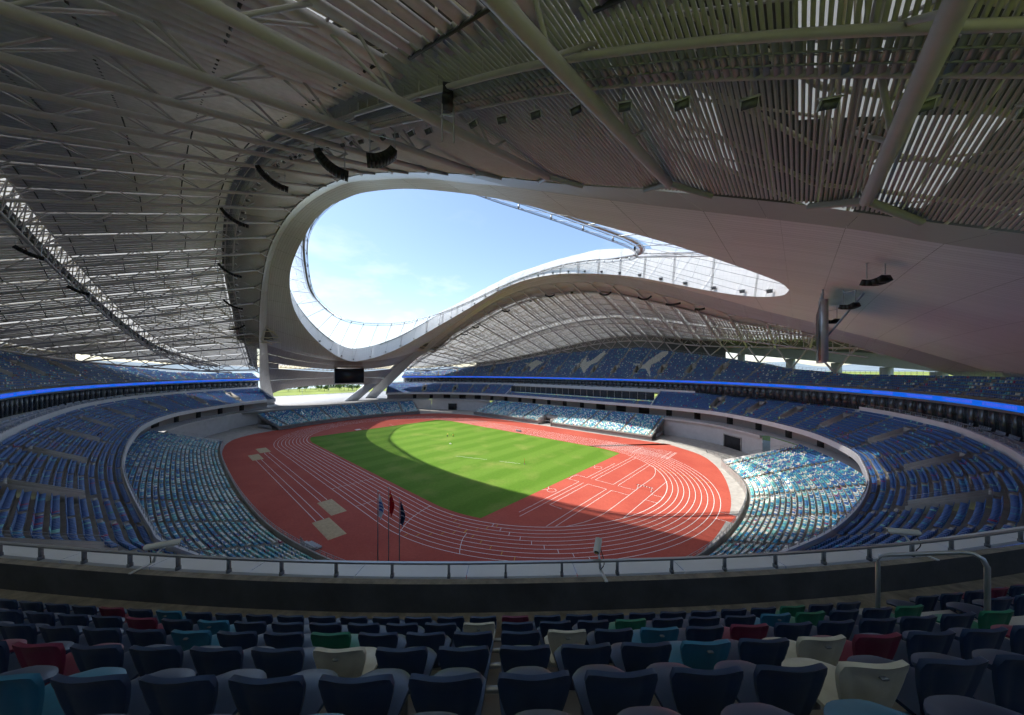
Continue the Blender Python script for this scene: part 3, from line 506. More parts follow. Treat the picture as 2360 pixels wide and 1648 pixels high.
# ---- upper tier
ang=lambda P: np.abs(np.degrees(np.arctan2(P[:,1],P[:,0])))
RK=np.array([(-130,48,27.2),(-112,70,28.6),(-102,84,31.7),(-89,93,33.8),(-71,104,37),(-40,113,41.5),(9,118,44.0),(32,117,43.6),(62,108,38.3),(93,90,32.4),(102,80,30.0),(112,64,28.6),(124,34,28.4),(131,0,28.4)])
ra=np.degrees(np.arctan2(RK[:,1],RK[:,0])); oi=np.argsort(ra); zr=np.interp(ang(fL.P),ra[oi],RK[oi,2])
g3=tag(empty('upper_grandstand',(97,-70,24)),'upper terrace of seats behind the blue LED ribbon','grandstand')
D3,R3,Z3,O3=.87,.59,24.55,1.75
lim3=np.maximum(((zr-Z3)/R3).astype(int),5)
camS=fL.near(96.9,-69.6)
lim3=np.where(np.abs(fL.s-camS)<25,np.maximum(lim3,9),lim3)
rows3=int(lim3.max())
a3=[]; v3=[]
sm=fL.near(0,98)
for s_ in np.arange(8,fL.L-5,13.6):
    if abs(s_-camS-6.9)<9 or abs(s_-camS)<9: continue
    a3.append(s_)
a3+=[camS+6.9,camS-19]
for s_ in a3:
    l_=np.interp(s_,fL.s,lim3)
    if l_>14: v3.append((s_,6,12,1.25))
foreg=lambda bs,i:(np.abs(bs-camS)<14.5)&(i<7)
BIRD=[[(-57.5,35.1),(-50.6,34.4),(-47.7,37.1),(-39.4,34.8),(-41.0,33.7),(-42.7,31.4),(-43.0,28.1),(-44.5,28.0),(-46.3,31.4),(-50.0,32.0),(-50.6,28.3),(-52.4,28.9),(-51.4,33.2)],[(-12.2,33.6),(-7.9,34.1),(-9.6,37.1),(-6.3,37.0),(-3.4,34.8),(-1.0,35.3),(4.0,42.7),(5.9,40.4),(5.0,34.7),(1.1,32.7),(.4,30.2),(1.5,26.8),(.1,27.3),(-4.2,30.7),(-7.0,32.0)],[(29.2,32.6),(31.7,33.3),(36.2,32.3),(37.6,34.6),(42.4,39.8),(46.5,39.9),(46.8,38.2),(43.7,34.0),(40.8,32.3),(41.1,30.1),(43.7,24.8),(41.7,27.2),(39.2,29.7),(35.6,30.1),(32.6,31.7)]]
n0=len(seatP)
tier('t3',fL,rows3,D3,R3,Z3,O3,a3,v3,colT3,limit=lim3,pitch=.56,seatoff=.48,parent=g3,skip=foreg)
def inside(poly,x,y):
    c=np.zeros(len(x),bool); m=len(poly)
    for i in range(m):
        (x1,y1),(x2,y2)=poly[i],poly[(i+1)%m]; cond=((y1>y)!=(y2>y))&(x<(x2-x1)*(y-y1)/(y2-y1+1e-12)+x1); c^=cond
    return c
for i in range(n0,len(seatP)):
    p=seatP[i]; far=p[:,1]>60
    for b in BIRD:
        m_=far&inside(b,p[:,0],p[:,2]+.5); seatC[i][m_]=SEATC['white']
for t_ in v3: vom(fL,t_[0],O3,D3,R3,Z3,t_[1],t_[2],t_[3],g3)
# back rim wall + walkway rail
off_r=O3+D3*lim3; zb=Z3+R3*lim3
from_r=fL.P+fL.N*off_r.reshape(-1,1)
ker=np.ones(9)/9; sm_=lambda a: np.convolve(np.pad(a,4,mode='edge'),ker,'valid')
off_r=sm_(off_r); zb=sm_(zb); hid=np.abs(fL.s-camS)>30
rimP=fL.P+fL.N*(off_r+.3).reshape(-1,1); rim=np.c_[rimP,zb+.2]
mb=MB(); strip(mb,rim,rim-[0,0,2.2],mask=hid); o2=np.c_[rimP+fL.N*2.0,zb+.2]; strip(mb,o2,rim,mask=hid); strip(mb,o2-[0,0,2.5],o2,mask=hid); mb.build('rim_wall','conc',g3)
mr=MB()
for c in np.split(np.arange(len(rim)),np.where(np.diff(hid.astype(int))!=0)[0]+1):
    if hid[c[0]] and len(c)>4:
        path(mr,rim[c]+[0,0,1.05],.035,4); path(mr,rim[c]+[0,0,.55],.02,4); T=resample(rim[c],1.5); tubes(mr,T,T+[0,0,1.05],.03,4)
mr.build('rim_rail','steel',g3)
# front wall, walkway floor, ledge, cap
mb=MB(); strip(mb,fL.off(O3,24.4),fL.off(.86,24.4)); mb.build('front_walkway','ledge',g3)
mb=MB(); strip(mb,fL.off(.86,24.4),fL.off(.86,25.02)); mb.build('front_wall','darkwall',g3)
mb=MB(); strip(mb,fL.off(.86,25.02),fL.off(.69,25.02)); strip(mb,fL.off(.69,25.02),fL.off(.69,24.6)); strip(mb,fL.off(.69,24.62),fL.off(.30,24.62)); mb.build('wall_ledge','ledge',g3)
mr=MB(); Q=fL.off(.52,25.32); 
for a,b in(((.635,25.34),(.565,25.34)),((.565,25.34),(.565,25.30)),((.565,25.30),(.635,25.30)),((.635,25.30),(.635,25.34))): strip(mr,fL.off(*a),fL.off(*b))
mr.build('parapet_rail','steel',g3)
t=np.arange(.4,fL.L,1.27)
for x in t[np.abs(t-camS)<26]:
    c,nv=fL.at(x+.1,.59,25.15); tv=np.array([-nv[1],nv[0],0]); mb=MB(); boxes(mb,[c],tv*.022,nv*.035,(0,0,.15)); boxes(mb,[c-[0,0,.12]],tv*.03,nv*.045,(0,0,.04)); mb.build('parapet_post','postgrey',g3)
mp_=MB()
for x in t[np.abs(t-camS)>=26]:
    c,nv=fL.at(x,.59,25.15); tv=np.array([-nv[1],nv[0],0]); boxes(mp_,[c],tv*.022,nv*.035,(0,0,.15))
stuff(mp_.build('parapet_posts','postgrey',g3))
# LED ribbon
gl=tag(empty('led_ribbon',(96.7,-69.4,23.5)),'glowing blue LED ribbon with violet lettering round the upper tier','screen')
mb=MB(); strip(mb,fL.off(-.02,24.5),fL.off(-.02,23.5)); mb.build('led_panel','led',gl)
t=np.arange(0,fL.L-2.6,2.6)
for x in t:
    if abs(x-camS)>32: continue
    ss=np.linspace(x,x+2.585,4); mb=MB(); A=np.array([fL.at(q,.34,24.84)[0] for q in ss]);B=np.array([fL.at(q,-.24,24.80)[0] for q in ss]); C=B-[0,0,.3]; A2=A-[0,0,.10]; strip(mb,A,B); strip(mb,B,C); strip(mb,A2,A); mb.build('cap_panel','white',gl)
mb=MB(); far_=np.abs(fL.s-camS)>31; strip(mb,fL.off(.42,24.6),fL.off(-.06,24.56),mask=far_); strip(mb,fL.off(-.06,24.56),fL.off(-.06,24.5),mask=far_); strip(mb,fL.off(.5,23.44),fL.off(-.04,23.46)); strip(mb,fL.off(.9,22.9),fL.off(.5,23.44)); mb.build('ribbon_housing','fascia',gl)
try:
    cu_=bpy.data.curves.new('lettering','FONT'); cu_.body='厦门翔安区体育中心白鹭体育场'; cu_.size=.62; cu_.align_x='CENTER'; cu_.align_y='CENTER'; cu_.resolution_u=1
    to=bpy.data.objects.new('lettering_source',cu_); COL.objects.link(to); bpy.context.view_layer.update()
    tm=bpy.data.meshes.new_from_object(to.evaluated_get(bpy.context.evaluated_depsgraph_get())); bpy.data.objects.remove(to); tm.name='lettering'; tm.materials.clear(); tm.materials.append(M['ledtext'])
    for x in np.arange(5,fL.L-5,10.4):
        if abs(x-camS)<20: continue
        c,nv=fL.at(x,-.10,24.0); o=bpy.data.objects.new('lettering',tm); COL.objects.link(o); o.parent=gl; o.location=Vector(c)-gl.location
        o.rotation_euler=(R_(90),0,math.atan2(nv[1],nv[0])-R_(90))
except Exception as e: print('text',e)
# box glass behind the balcony
gb=tag(empty('box_glazing',(0,-99,19)),'dark tinted glass wall of the boxes beneath the LED ribbon','glazing')
pm=MB(); box(pm,-1.27,1.27,-.02,.02,0,4.3); pme=pm.mesh('glass_pane'); pme.materials.append(M['glass'])
for x in np.arange(2,fL.L-2,2.6):
    if abs(x-camS)<22: continue
    c,nv=fL.at(x,.95,19.0); o=bpy.data.objects.new('glass_pane',pme); COL.objects.link(o); o.parent=gb; o.location=Vector(c)-gb.location; o.rotation_euler=(0,0,math.atan2(nv[1],nv[0])-R_(90))
mb=MB(); strip(mb,fL.off(4,23.6),fL.off(4,18.8)); strip(mb,fL.off(.9,18.95),fL.off(4,18.95)); strip(mb,fL.off(4,23.3),fL.off(.9,23.3)); mb.build('box_interior','conc',gb)
mf=MB(); T=np.array([fL.at(x+1.3,.9,19.0)[0] for x in np.arange(2,fL.L-2,2.6)]); tubes(mf,T,T+[0,0,4.4],.03,4); stuff(mf.build('mullion','darkrod',gb))
# ---- all distant seats as one mass
P_=np.vstack(seatP); N_=np.vstack(seatN); C_=np.vstack(seatC)
def seat_lowpoly():
    v=[];q=[]
    def bx(x0,x1,y0,y1,z0,z1,ty=0):
        b=len(v); 
        for (x,y,z) in((x0,y0,z0),(x1,y0,z0),(x1,y1,z0),(x0,y1,z0),(x0,y0+ty,z1),(x1,y0+ty,z1),(x1,y1+ty,z1),(x0,y1+ty,z1)): v.append((x,y,z))
        return b
    bx(-.215,.215,-.03,.42,.385,.44); bx(-.22,.22,-.06,-.015,.42,.84,-.07)
    f=np.vstack([BQ[[1,2,3,4,5]],BQ[[1,2,3,4,5]]+8]); return np.array(v),f
sv,sf=seat_lowpoly(); K=len(P_); c,s=N_[:,0],N_[:,1]
# local +y points to the field (-N), local x = tangent
X=np.stack([-s,c],1); Y=-np.stack([c,s],1)
vv=np.empty((K,len(sv),3)); vv[:,:,0]=P_[:,0:1]+sv[None,:,0]*X[:,0:1]+sv[None,:,1]*Y[:,0:1]; vv[:,:,1]=P_[:,1:2]+sv[None,:,0]*X[:,1:2]+sv[None,:,1]*Y[:,1:2]; vv[:,:,2]=P_[:,2:3]+sv[None,:,2]
mb=MB(); mb.add(vv.reshape(-1,3),(sf[None]+(np.arange(K)*len(sv))[:,None,None]).reshape(-1,4))
so_=stuff(mb.build('stadium_seats','seats',tint=np.repeat(C_*(.9+.2*rng.random((K,1))),len(sv),0))); so_['label']='rows of blue, white and turquoise seats filling the bowl'; so_['category']='seats'
print('seats',K)
# ================================================================== FOREGROUND SEATS
def seat_back():
    na,nb=13,9; a=np.linspace(-1,1,na); b=np.linspace(0,1,nb); A,B=np.meshgrid(a,b,indexing='ij')
    wdt=.135+.10*np.sin(np.clip(B*1.12,0,1)*np.pi/2)**1.3; topz=.40+.47*B-.03*(np.abs(A)**4)*(B>.85)
    cor=np.where(B>.93,1-.06*np.abs(A)**3,1)
    x=A*wdt*cor; y=-.035-.085*B+.055*A**2*(.4+.6*B); 
    rec=((np.abs(A)<.80)&(B<.90)&(B>.02)).astype(float)*.018
    Fr=np.stack([x,y+.012,topz],-1); Bk=np.stack([x,y-.014+rec,topz],-1)
    # rolled top and side rim
    Bk[...,1]-=.012*(B>.96)
    mb=MB(); grid(mb,Fr,flip=False); grid(mb,Bk,flip=True)
    ring=[(i,0) for i in range(na)]+[(na-1,j) for j in range(1,nb)]+[(i,nb-1) for i in range(na-2,-1,-1)]+[(0,j) for j in range(nb-2,0,-1)]
    v=np.array([Fr[i] for i in ring]+[Bk[i] for i in ring]); m=len(ring); i=np.arange(m); j=(i+1)%m; mb.add(v,np.stack([i,j,j+m,i+m],1)); return mb
def seat_pan():
    na,nb=11,9; a=np.linspace(-1,1,na); b=np.linspace(0,1,nb); A,B=np.meshgrid(a,b,indexing='ij')
    wd=.19+.04*np.sin(np.clip(B*1.25,0,1)*np.pi/2); fr=1-.16*np.abs(A)**3.2
    x=A*wd*np.where(B>.85,1-.10*((B-.85)/.15)**2,1); y=-.03+.50*B*fr; z=.425-.018*(1-A**2)*(1-B)+.02*np.sin(B*np.pi)-.045*B**6
    T=np.stack([x,y,z],-1); U=T-np.array([0,0,.028]); mb=MB(); grid(mb,T,flip=True); grid(mb,U)
    ring=[(i,0) for i in range(na)]+[(na-1,j) for j in range(1,nb)]+[(i,nb-1) for i in range(na-2,-1,-1)]+[(0,j) for j in range(nb-2,0,-1)]
    v=np.array([T[i] for i in ring]+[U[i] for i in ring]); m=len(ring); i=np.arange(m); j=(i+1)%m; mb.add(v,np.stack([i,i+m,j+m,j],1)); return mb
def seat_brk():
    mb=MB(); box(mb,-.05,.05,-.06,.16,.36,.41); box(mb,-.03,.03,-.03,.03,.02,.37); return mb
def seat_grip():
    mb=MB(); a=np.linspace(0,2*np.pi,10,endpoint=False); v=np.c_[.028*np.cos(a),np.full(10,-.137),.792+.009*np.sin(a)]; mb.add(np.vstack([v,v+[0,.02,0]]),[(i,(i+1)%10,(i+1)%10+10,i+10) for i in range(10)],[(0,i+1,i) for i in range(1,9)]); return mb
SM={}
for k_ in SEATC:
    e=[]
    for nm,fnc,sm1 in(('backrest',seat_back,True),('seat_pan',seat_pan,True)):
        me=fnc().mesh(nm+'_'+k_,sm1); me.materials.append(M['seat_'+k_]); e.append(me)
    SM[k_]=e
bm_=seat_brk().mesh('bracket'); bm_.materials.append(M['postgrey']); gm_=seat_grip().mesh('grip_hole'); gm_.materials.append(M['postgrey'])
FWD=np.array([math.cos(R_(YAW)),math.sin(R_(YAW))]); RGT=np.array([math.sin(R_(YAW)),-math.cos(R_(YAW))])
SPEC=[(4,.64,'navy'),(4,.1,'navy'),(4,-.5,'navy'),(3,-1.63,'white'),(3,3.04,'white'),(4,2.57,'white'),(2,-1.9,'green'),(1,-.76,'green'),(1,-.28,'white'),(0,.25,'maroon'),(3,1.57,'cyan'),(2,-3.6,'cyan'),(1,-4.57,'cyan'),(1,-5.6,'maroon'),(3,-4.34,'maroon'),(1,4.6,'green'),(2,2.9,'maroon'),(4,-3.0,'cyan'),(5,1.62,'cyan'),(5,-.95,'cyan'),(1,6.2,'green'),(0,5.0,'green'),(0,-7.4,'maroon'),(0,-6.0,'cyan'),(2,6.4,'maroon'),(2,8.2,'green'),(0,9.4,'maroon'),(3,7.5,'maroon'),(1,4.1,'cyan')]
ORD=['first','second','third','fourth','fifth','sixth','seventh']
NUM=lambda n: ('%d%s'%(n,'th' if 10<=n%100<=20 else {1:'st',2:'nd',3:'rd'}.get(n%10,'th')))
CW={'navy':'navy blue','cyan':'bright cyan','teal':'pale turquoise','white':'cream white','maroon':'maroon','green':'emerald green'}
allseat=[]
for i in range(7):
    z=Z3+R3*i; d=O3+D3*(i+.48); Q=fL.off(d,z); s=arclen(Q[:,:2]); sc=s[-1]/fL.L
    ax=np.argmin(np.abs((Q[:,:2]-CAM[:2])@RGT)+1e3*(np.abs(fL.s-camS)>15)); s0=np.interp(fL.s[ax],fL.s,s)
    ks=np.arange(-26,27); row=[]
    for k in ks:
        t_=s0+k*.56+.02; bs=np.interp(t_,s,fL.s)
        if abs(bs-camS)>=14.5 or abs(bs-(camS+6.9))*sc<.66: continue
        p=np.array([np.interp(t_,s,Q[:,0]),np.interp(t_,s,Q[:,1])]); nn=np.array([np.interp(bs,fL.s,fL.N[:,0]),np.interp(bs,fL.s,fL.N[:,1])]); dd=p-CAM[:2]; D=dd@FWD; X=dd@RGT
        if D<.35 or abs(X)>D*1.72+.6: continue
        row.append((X,D,p,nn/np.linalg.norm(nn),z))
    row.sort(key=lambda r:r[0]); allseat.append(row)
cnt=0
for i,row in enumerate(allseat):
    cols=list(rng.choice(['navy','cyan','teal','white','maroon','green'],len(row),p=[.945,.018,.008,.004,.017,.008]))
    for (ri,X,c) in SPEC:
        if ri==i and row:
            k=int(np.argmin([abs(r[0]-X) for r in row])); cols[k]=c
    for k,(X,D,p,nn,z) in enumerate(row):
        if cnt>=300: break
        cnt+=1; c=cols[k]
        e=empty('stadium_seat',(p[0],p[1],z)); e.rotation_euler=(0,0,math.atan2(-nn[1],-nn[0])-R_(90)+R_(rng.normal(0,.6))); 
        tag(e,'%s plastic seat, %s row behind the parapet, %s in that row from the left'%(CW[c],ORD[i],NUM(k+1)),'seat','foreground seats of the upper terrace')
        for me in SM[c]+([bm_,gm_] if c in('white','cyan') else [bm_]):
            o=bpy.data.objects.new(me.name.split('_'+c)[0],me); COL.objects.link(o); o.parent=e
    if row:
        mr=MB(); q=(np.abs(fL.s-camS)<15)&(np.abs(fL.s-camS-6.9)>.7)
        for c in np.split(np.arange(len(q)),np.where(np.diff(q.astype(int))!=0)[0]+1):
            if q[c[0]] and len(c)>2: path(mr,fL.off(O3+D3*(i+.48)-.05,Z3+R3*i+.33)[c],.03,7)
        mr.build('seat_rail','steel',g3)
print('foreground seats',cnt)
# ================================================================== ROOF ARCHES AND SOFFITS
BN=np.concatenate([[-150,-142,-132],TR,[125,134,143,152]])
fi=lambda u,k: np.interp(u,LIN[:,0],LIN[:,k])
zmR=fn([(99,44.5),(100.6,43.9),(104.6,42.4),(110,39.9),(120,35.2),(131,29),(142,21),(152,13)])
zmL=fn([(-139,10),(-131,15),(-123,19.8),(-115,25),(-105,30),(-95,34.5),(-90,36)])
def pex(u): return 1+np.clip(1-(u+95)/28,0,1)**1.5+np.clip(1-(100.6-u)/28,0,1)**1.5
ar={}
LN=nrm(np.c_[-np.gradient(LIN[:,1]),np.gradient(LIN[:,0]),0*LIN[:,0]]); LN[0]=(-1,0,0); LN[-1]=(1,0,0)
LT=LIN+LN*1.2; LT[:,2]+=hwall(LIN[:,0])
for sg,nm in((-1,'near'),(1,'far')):
    A=tag(empty('roof_arch',(-146,sg*31,0)),'huge clad roof arch %s'%('sweeping up from the left foot over the camera' if sg<0 else 'rising behind the end screen and along the far stand'),'roof arch'); ar[sg]=A
    for ua,ub in zip(BN[:-1],BN[1:]):
        # outer fascia
        for q0,q1 in((ua,(ua+ub)/2),((ua+ub)/2,ub)):
            u=np.linspace(q0+.012,q1-.012,5); E_=np.c_[u,sg*eo(u,1),eo(u,2)]; C_r=np.c_[u,sg*cr(u,1),cr(u,2)]; wdt=np.linalg.norm(E_-C_r,axis=1)
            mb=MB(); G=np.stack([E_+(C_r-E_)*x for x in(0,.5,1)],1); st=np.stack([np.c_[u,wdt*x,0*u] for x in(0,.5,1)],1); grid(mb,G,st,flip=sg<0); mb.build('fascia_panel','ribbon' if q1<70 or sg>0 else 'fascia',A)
        a,b=max(ua,-94.98),min(ub,100.58)
        if b-a<.5: continue
        tip=a<-80 or b>88
        u=np.linspace(a+.03,b-.03,6)
        if a<-94: u=-95+(np.linspace(0,1,26)**2.2)*(b+95-.012)
        if b>100.5: u=100.6-(np.linspace(1,0,30)**2.2)*(100.6-a-.012)
        vi,zi,vc,zc=fi(u,1),fi(u,2),cr(u,1),cr(u,2); w_=np.linspace(0,1,15)[None]; p=pex(u)[:,None]
        V=vi[:,None]+(vc-vi)[:,None]*w_; Z=zi[:,None]+(zc-zi)[:,None]*w_**p; U=np.broadcast_to(u[:,None],V.shape)
        mb=MB(); grid(mb,np.stack([U,sg*V,Z],-1),np.stack([U,vc[:,None]-V,0*V],-1),flip=sg>0); mb.build('soffit_panel','soffit' if True else 'x',A,smooth=True)
        # dark batten behind the joint, then the upstand round the opening
        mj=MB(); uj=np.array([b-.12,b+.12]); wj=np.linspace(0,1,12)[None]; vj=fi(np.minimum(uj,100.5),1)[:,None]; Vj=vj+(cr(uj,1)[:,None]-vj)*wj; zj=fi(np.minimum(uj,100.5),2)[:,None]; Zj=zj+(cr(uj,2)[:,None]-zj)*wj**pex(uj)[:,None]+.04; grid(mj,np.stack([np.broadcast_to(uj[:,None],Vj.shape),sg*Vj,Zj],-1)); mj.build('joint_batten','darkrod',A)
        k0,k1=np.searchsorted(LIN[:,0],[a,b]); k0=max(k0-1,0); k1=min(k1,len(LIN)-1)
        if b>100.5: k1=len(LIN)-1
        Lp=LIN[k0:k1+1]; Tp=LT[k0:k1+1]; x=np.linspace(0,1,4)[None,:,None]; G=(Lp[:,None]+(Tp-Lp)[:,None]*x)*np.array([1,sg,1.]); s_=arclen(Lp)+k0; hh=np.linalg.norm(Tp-Lp,axis=1)
        mb=MB(); grid(mb,G,np.stack([s_[:,None]+0*x[...,0],hh[:,None]*x[...,0],0*G[...,0]],-1),flip=sg<0); mb.build('upstand_panel','inner',A,smooth=True)
# right-hand end soffit
A=tag(empty('roof_end_soffit',(150,0,13)),'broad mauve clad soffit where both arches merge at the right','roof soffit')
for ua,ub in zip([100.6,104.8,109.9,115.05,120.2,125.5,131,137,144],[104.8,109.9,115.05,120.2,125.5,131,137,144,152]):
    u=np.linspace(ua+.012,ub-.012,5); w_=np.linspace(-1,1,31)[None]; V=cr(u,1)[:,None]*w_; zm=zmR(u,1)[:,None]; Z=zm+(cr(u,2)[:,None]-zm)*w_**2; U=np.broadcast_to(u[:,None],V.shape)
    mb=MB(); grid(mb,np.stack([U,V,Z],-1),np.stack([U,cr(u,1)[:,None]-np.abs(V),0*V],-1),flip=True); mb.build('soffit_panel','soffit',A,smooth=True)
    mj=MB(); uj=np.array([ub-.12,ub+.12]); Vj=cr(uj,1)[:,None]*w_; zm=zmR(uj,1)[:,None]; grid(mj,np.stack([np.broadcast_to(uj[:,None],Vj.shape),Vj,zm+(cr(uj,2)[:,None]-zm)*w_**2+.04],-1)); mj.build('joint_batten','darkrod',A)
# left-hand end soffit with lattice slot
A=tag(empty('roof_end_soffit',(-123,0,19)),'mauve clad soffit with lattice slot behind the hanging end screen','roof soffit')
def lend(t,w_):
    u=-95-t*(28+15*w_**2); z=zmL(u,1)+(cr(u,2)-zmL(u,1))*w_**2; return np.stack([u,cr(u,1)*w_,z],-1)
for t0,t1,w0,w1 in((0,.2,-1,1),(.2,.385,-1,1),(.385,.50,-1,-.88),(.385,.50,.88,1),(.50,.75,-1,1),(.75,1,-1,1)):
    T_,W_=np.meshgrid(np.linspace(t0,t1-.002,6),np.linspace(w0,w1,41 if w1-w0>1 else 5),indexing='ij'); G=lend(T_,W_)
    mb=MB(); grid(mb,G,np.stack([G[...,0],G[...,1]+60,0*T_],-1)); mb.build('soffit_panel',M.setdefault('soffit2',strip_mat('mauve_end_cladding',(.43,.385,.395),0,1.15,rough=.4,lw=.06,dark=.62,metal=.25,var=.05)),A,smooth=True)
mb=MB(); W_=np.linspace(-.88,.88,60); a=lend(np.full(60,.385),W_)+[-.3,0,.9]; b=lend(np.full(60,.50),W_)+[-.3,0,.9]; path(mb,a,.16,5); path(mb,b,.16,5); tubes(mb,a[:-1:2],b[1::2],.11,5); tubes(mb,b[1:-1:2],a[2::2],.11,5); mb.build('slot_lattice',mat('warm_lit_lattice_steel',(.60,.52,.36),.5,var=.1),A)  # golden steel lattice in the soffit slot
mb=MB(); a=lend(np.full(60,.33),W_)+[-1,0,2.2]; b=lend(np.full(60,.58),W_)+[-1,0,4.0]; strip(mb,a,b); mb.build('slot_backing','skin',A)
# ================================================================== SKYLIGHT
sk=tag(empty('skylight_ring',(-95,0,34)),'frosted glass skylight ring with cable trusses round the open sky','skylight')
def par(P,f):
    s=arclen(P); t=np.asarray(f)*s[-1]; return np.stack([np.interp(t,s,P[:,k]) for k in range(3)],-1)
NS=27; FS=np.linspace(0,1,NS)
lights=[]
for sg in(-1,1):
    S=np.array([1,sg,1.])
    for a,b in zip(FS[:-1],FS[1:]):
        f=np.linspace(a+.0006,b-.0006,5); r=par(RING,f)*S; t=par(LT,f)*S; r=r+(t-r)*.12
        n_=6; G=np.stack([r+(t-r)*x+np.array([0,0,.9*math.sin(math.pi*x)]) for x in np.linspace(0,1,n_)],1); mb=MB(); grid(mb,G,flip=sg>0); mb.build('glazing_panel','glaze',sk)
        mb=MB(); 
        for x in np.linspace(.1,.9,7): path(mb,r+(t-r)*x+[0,0,.9*math.sin(math.pi*x)-.05],.025,3,cap=False)
        for y in range(1,4): path(mb,G[y]-[0,0,.05],.025,3,cap=False)
        mb.build('glazing_bar','frame',sk)
    for f in FS[(0 if sg<0 else 1):(NS if sg<0 else NS-1)]:
        r=par(RING,[f])[0]*S; t=par(LT,[f])[0]*S; l=par(LIN,[f])[0]*S; l2=l+(r-l)*.03+[0,0,.7]; mb=MB(); tubes(mb,[r+(t-r)*.05],[t],.13,5); lo_=r-[0,0,1.0]; tubes(mb,[lo_],[l2],.045,4)
        for x in(.3,.6): tubes(mb,[r+(t-r)*(x*.95+.05)],[lo_+(l2-lo_)*x],.03,4)
        tubes(mb,[lo_],[r],.1,5); mb.build('cable_truss','steel',sk)
        lights.append((l2,sg,f))
    rr=par(RING,np.linspace(0,1,160))*S; rin=nrm(np.c_[np.gradient(rr[:,0]),np.gradient(rr[:,1]),0*rr[:,0]]); nn_=np.c_[rin[:,1],-rin[:,0],0*rr[:,0]]*(-sg)
    for dd,dz,rad in((0,-1.0,.06),(0,-.75,.06),(.3,-1.0,.06),(.2,.25,.09),(-1.6,.2,.07)):
        mb=MB(); path(mb,rr+nn_*dd*-1+[0,0,dz],rad,5); mb.build('ring_cable','steel',sk)
    q=par(RING,np.linspace(0,1,420))*S; qn=np.stack([np.interp(np.linspace(0,1,420),np.linspace(0,1,160),nn_[:,k]) for k in range(3)],1); mb=MB(); tubes(mb,q+qn*-.1+[0,0,.1],q+qn*1.6+[0,0,.15],.05,3); stuff(mb.build('walkway_grating','steel',sk)); mb=MB(); strip(mb,rr+nn_*.5+[0,0,.22],rr+nn_*1.2+[0,0,.27]); mb.build('walkway_floor',M.setdefault('tan',mat('tan_walkway_plate',(.74,.70,.64),.6,var=.1)),sk)
    for f in FS:
        r=par(RING,[f])[0]*S; mb=MB(); boxes(mb,[r-[0,0,.55]],(.17,0,0),(0,.17,0),(0,0,.45)); mb.build('ring_node','steel',sk)
# floodlight at each cable anchor
def lamp_mesh():
    h=MB(); box(h,-.55,.55,-.12,.12,-.35,.30); box(h,-.45,.45,-.32,-.12,-.25,.2); [box(h,-.5+.2*q,-.46+.2*q,.12,.3,-.3,.25) for q in range(6)]; a=h.mesh('lamp_housing'); a.materials.append(M['postgrey'])
    y=MB(); box(y,-.7,.7,-.45,.45,.36,.42); box(y,-.62,-.55,-.12,.12,-.4,.4); box(y,.55,.62,-.12,.12,-.4,.4); tubes(y,[(0,0,.4)],[(0,0,.95)],.06,5); b=y.mesh('yoke'); b.materials.append(M['frame']); return a,b
LA,LB=lamp_mesh()
def lamp(name,p,label,group,sc=1,rz=0,tilt=0):
    e=empty(name,p); e.rotation_euler=(tilt,0,rz); e.scale=(sc,)*3; tag(e,label,'floodlight',group)
    for me in(LA,LB): o=bpy.data.objects.new(me.name,me); COL.objects.link(o); o.parent=e
    return e
nl=nf=0
for l2,sg,f in lights:
    if sg<0 and f>.12: continue
    if sg<0: nl+=1; lb='floodlight on the white upstand over the end screen, number %d out from the arch foot side'%(nl) if False else 'dark floodlight on the white upstand left of the end screen, %s from centre'%NUM(nl)
    else: nf+=1; lb='dark floodlight at a cable anchor along the far white upstand, %s from the left'%NUM(nf)
    lamp('floodlight',l2,lb,'floodlights at the cable anchors',.85,math.atan2(-l2[1],-l2[0]),.5)
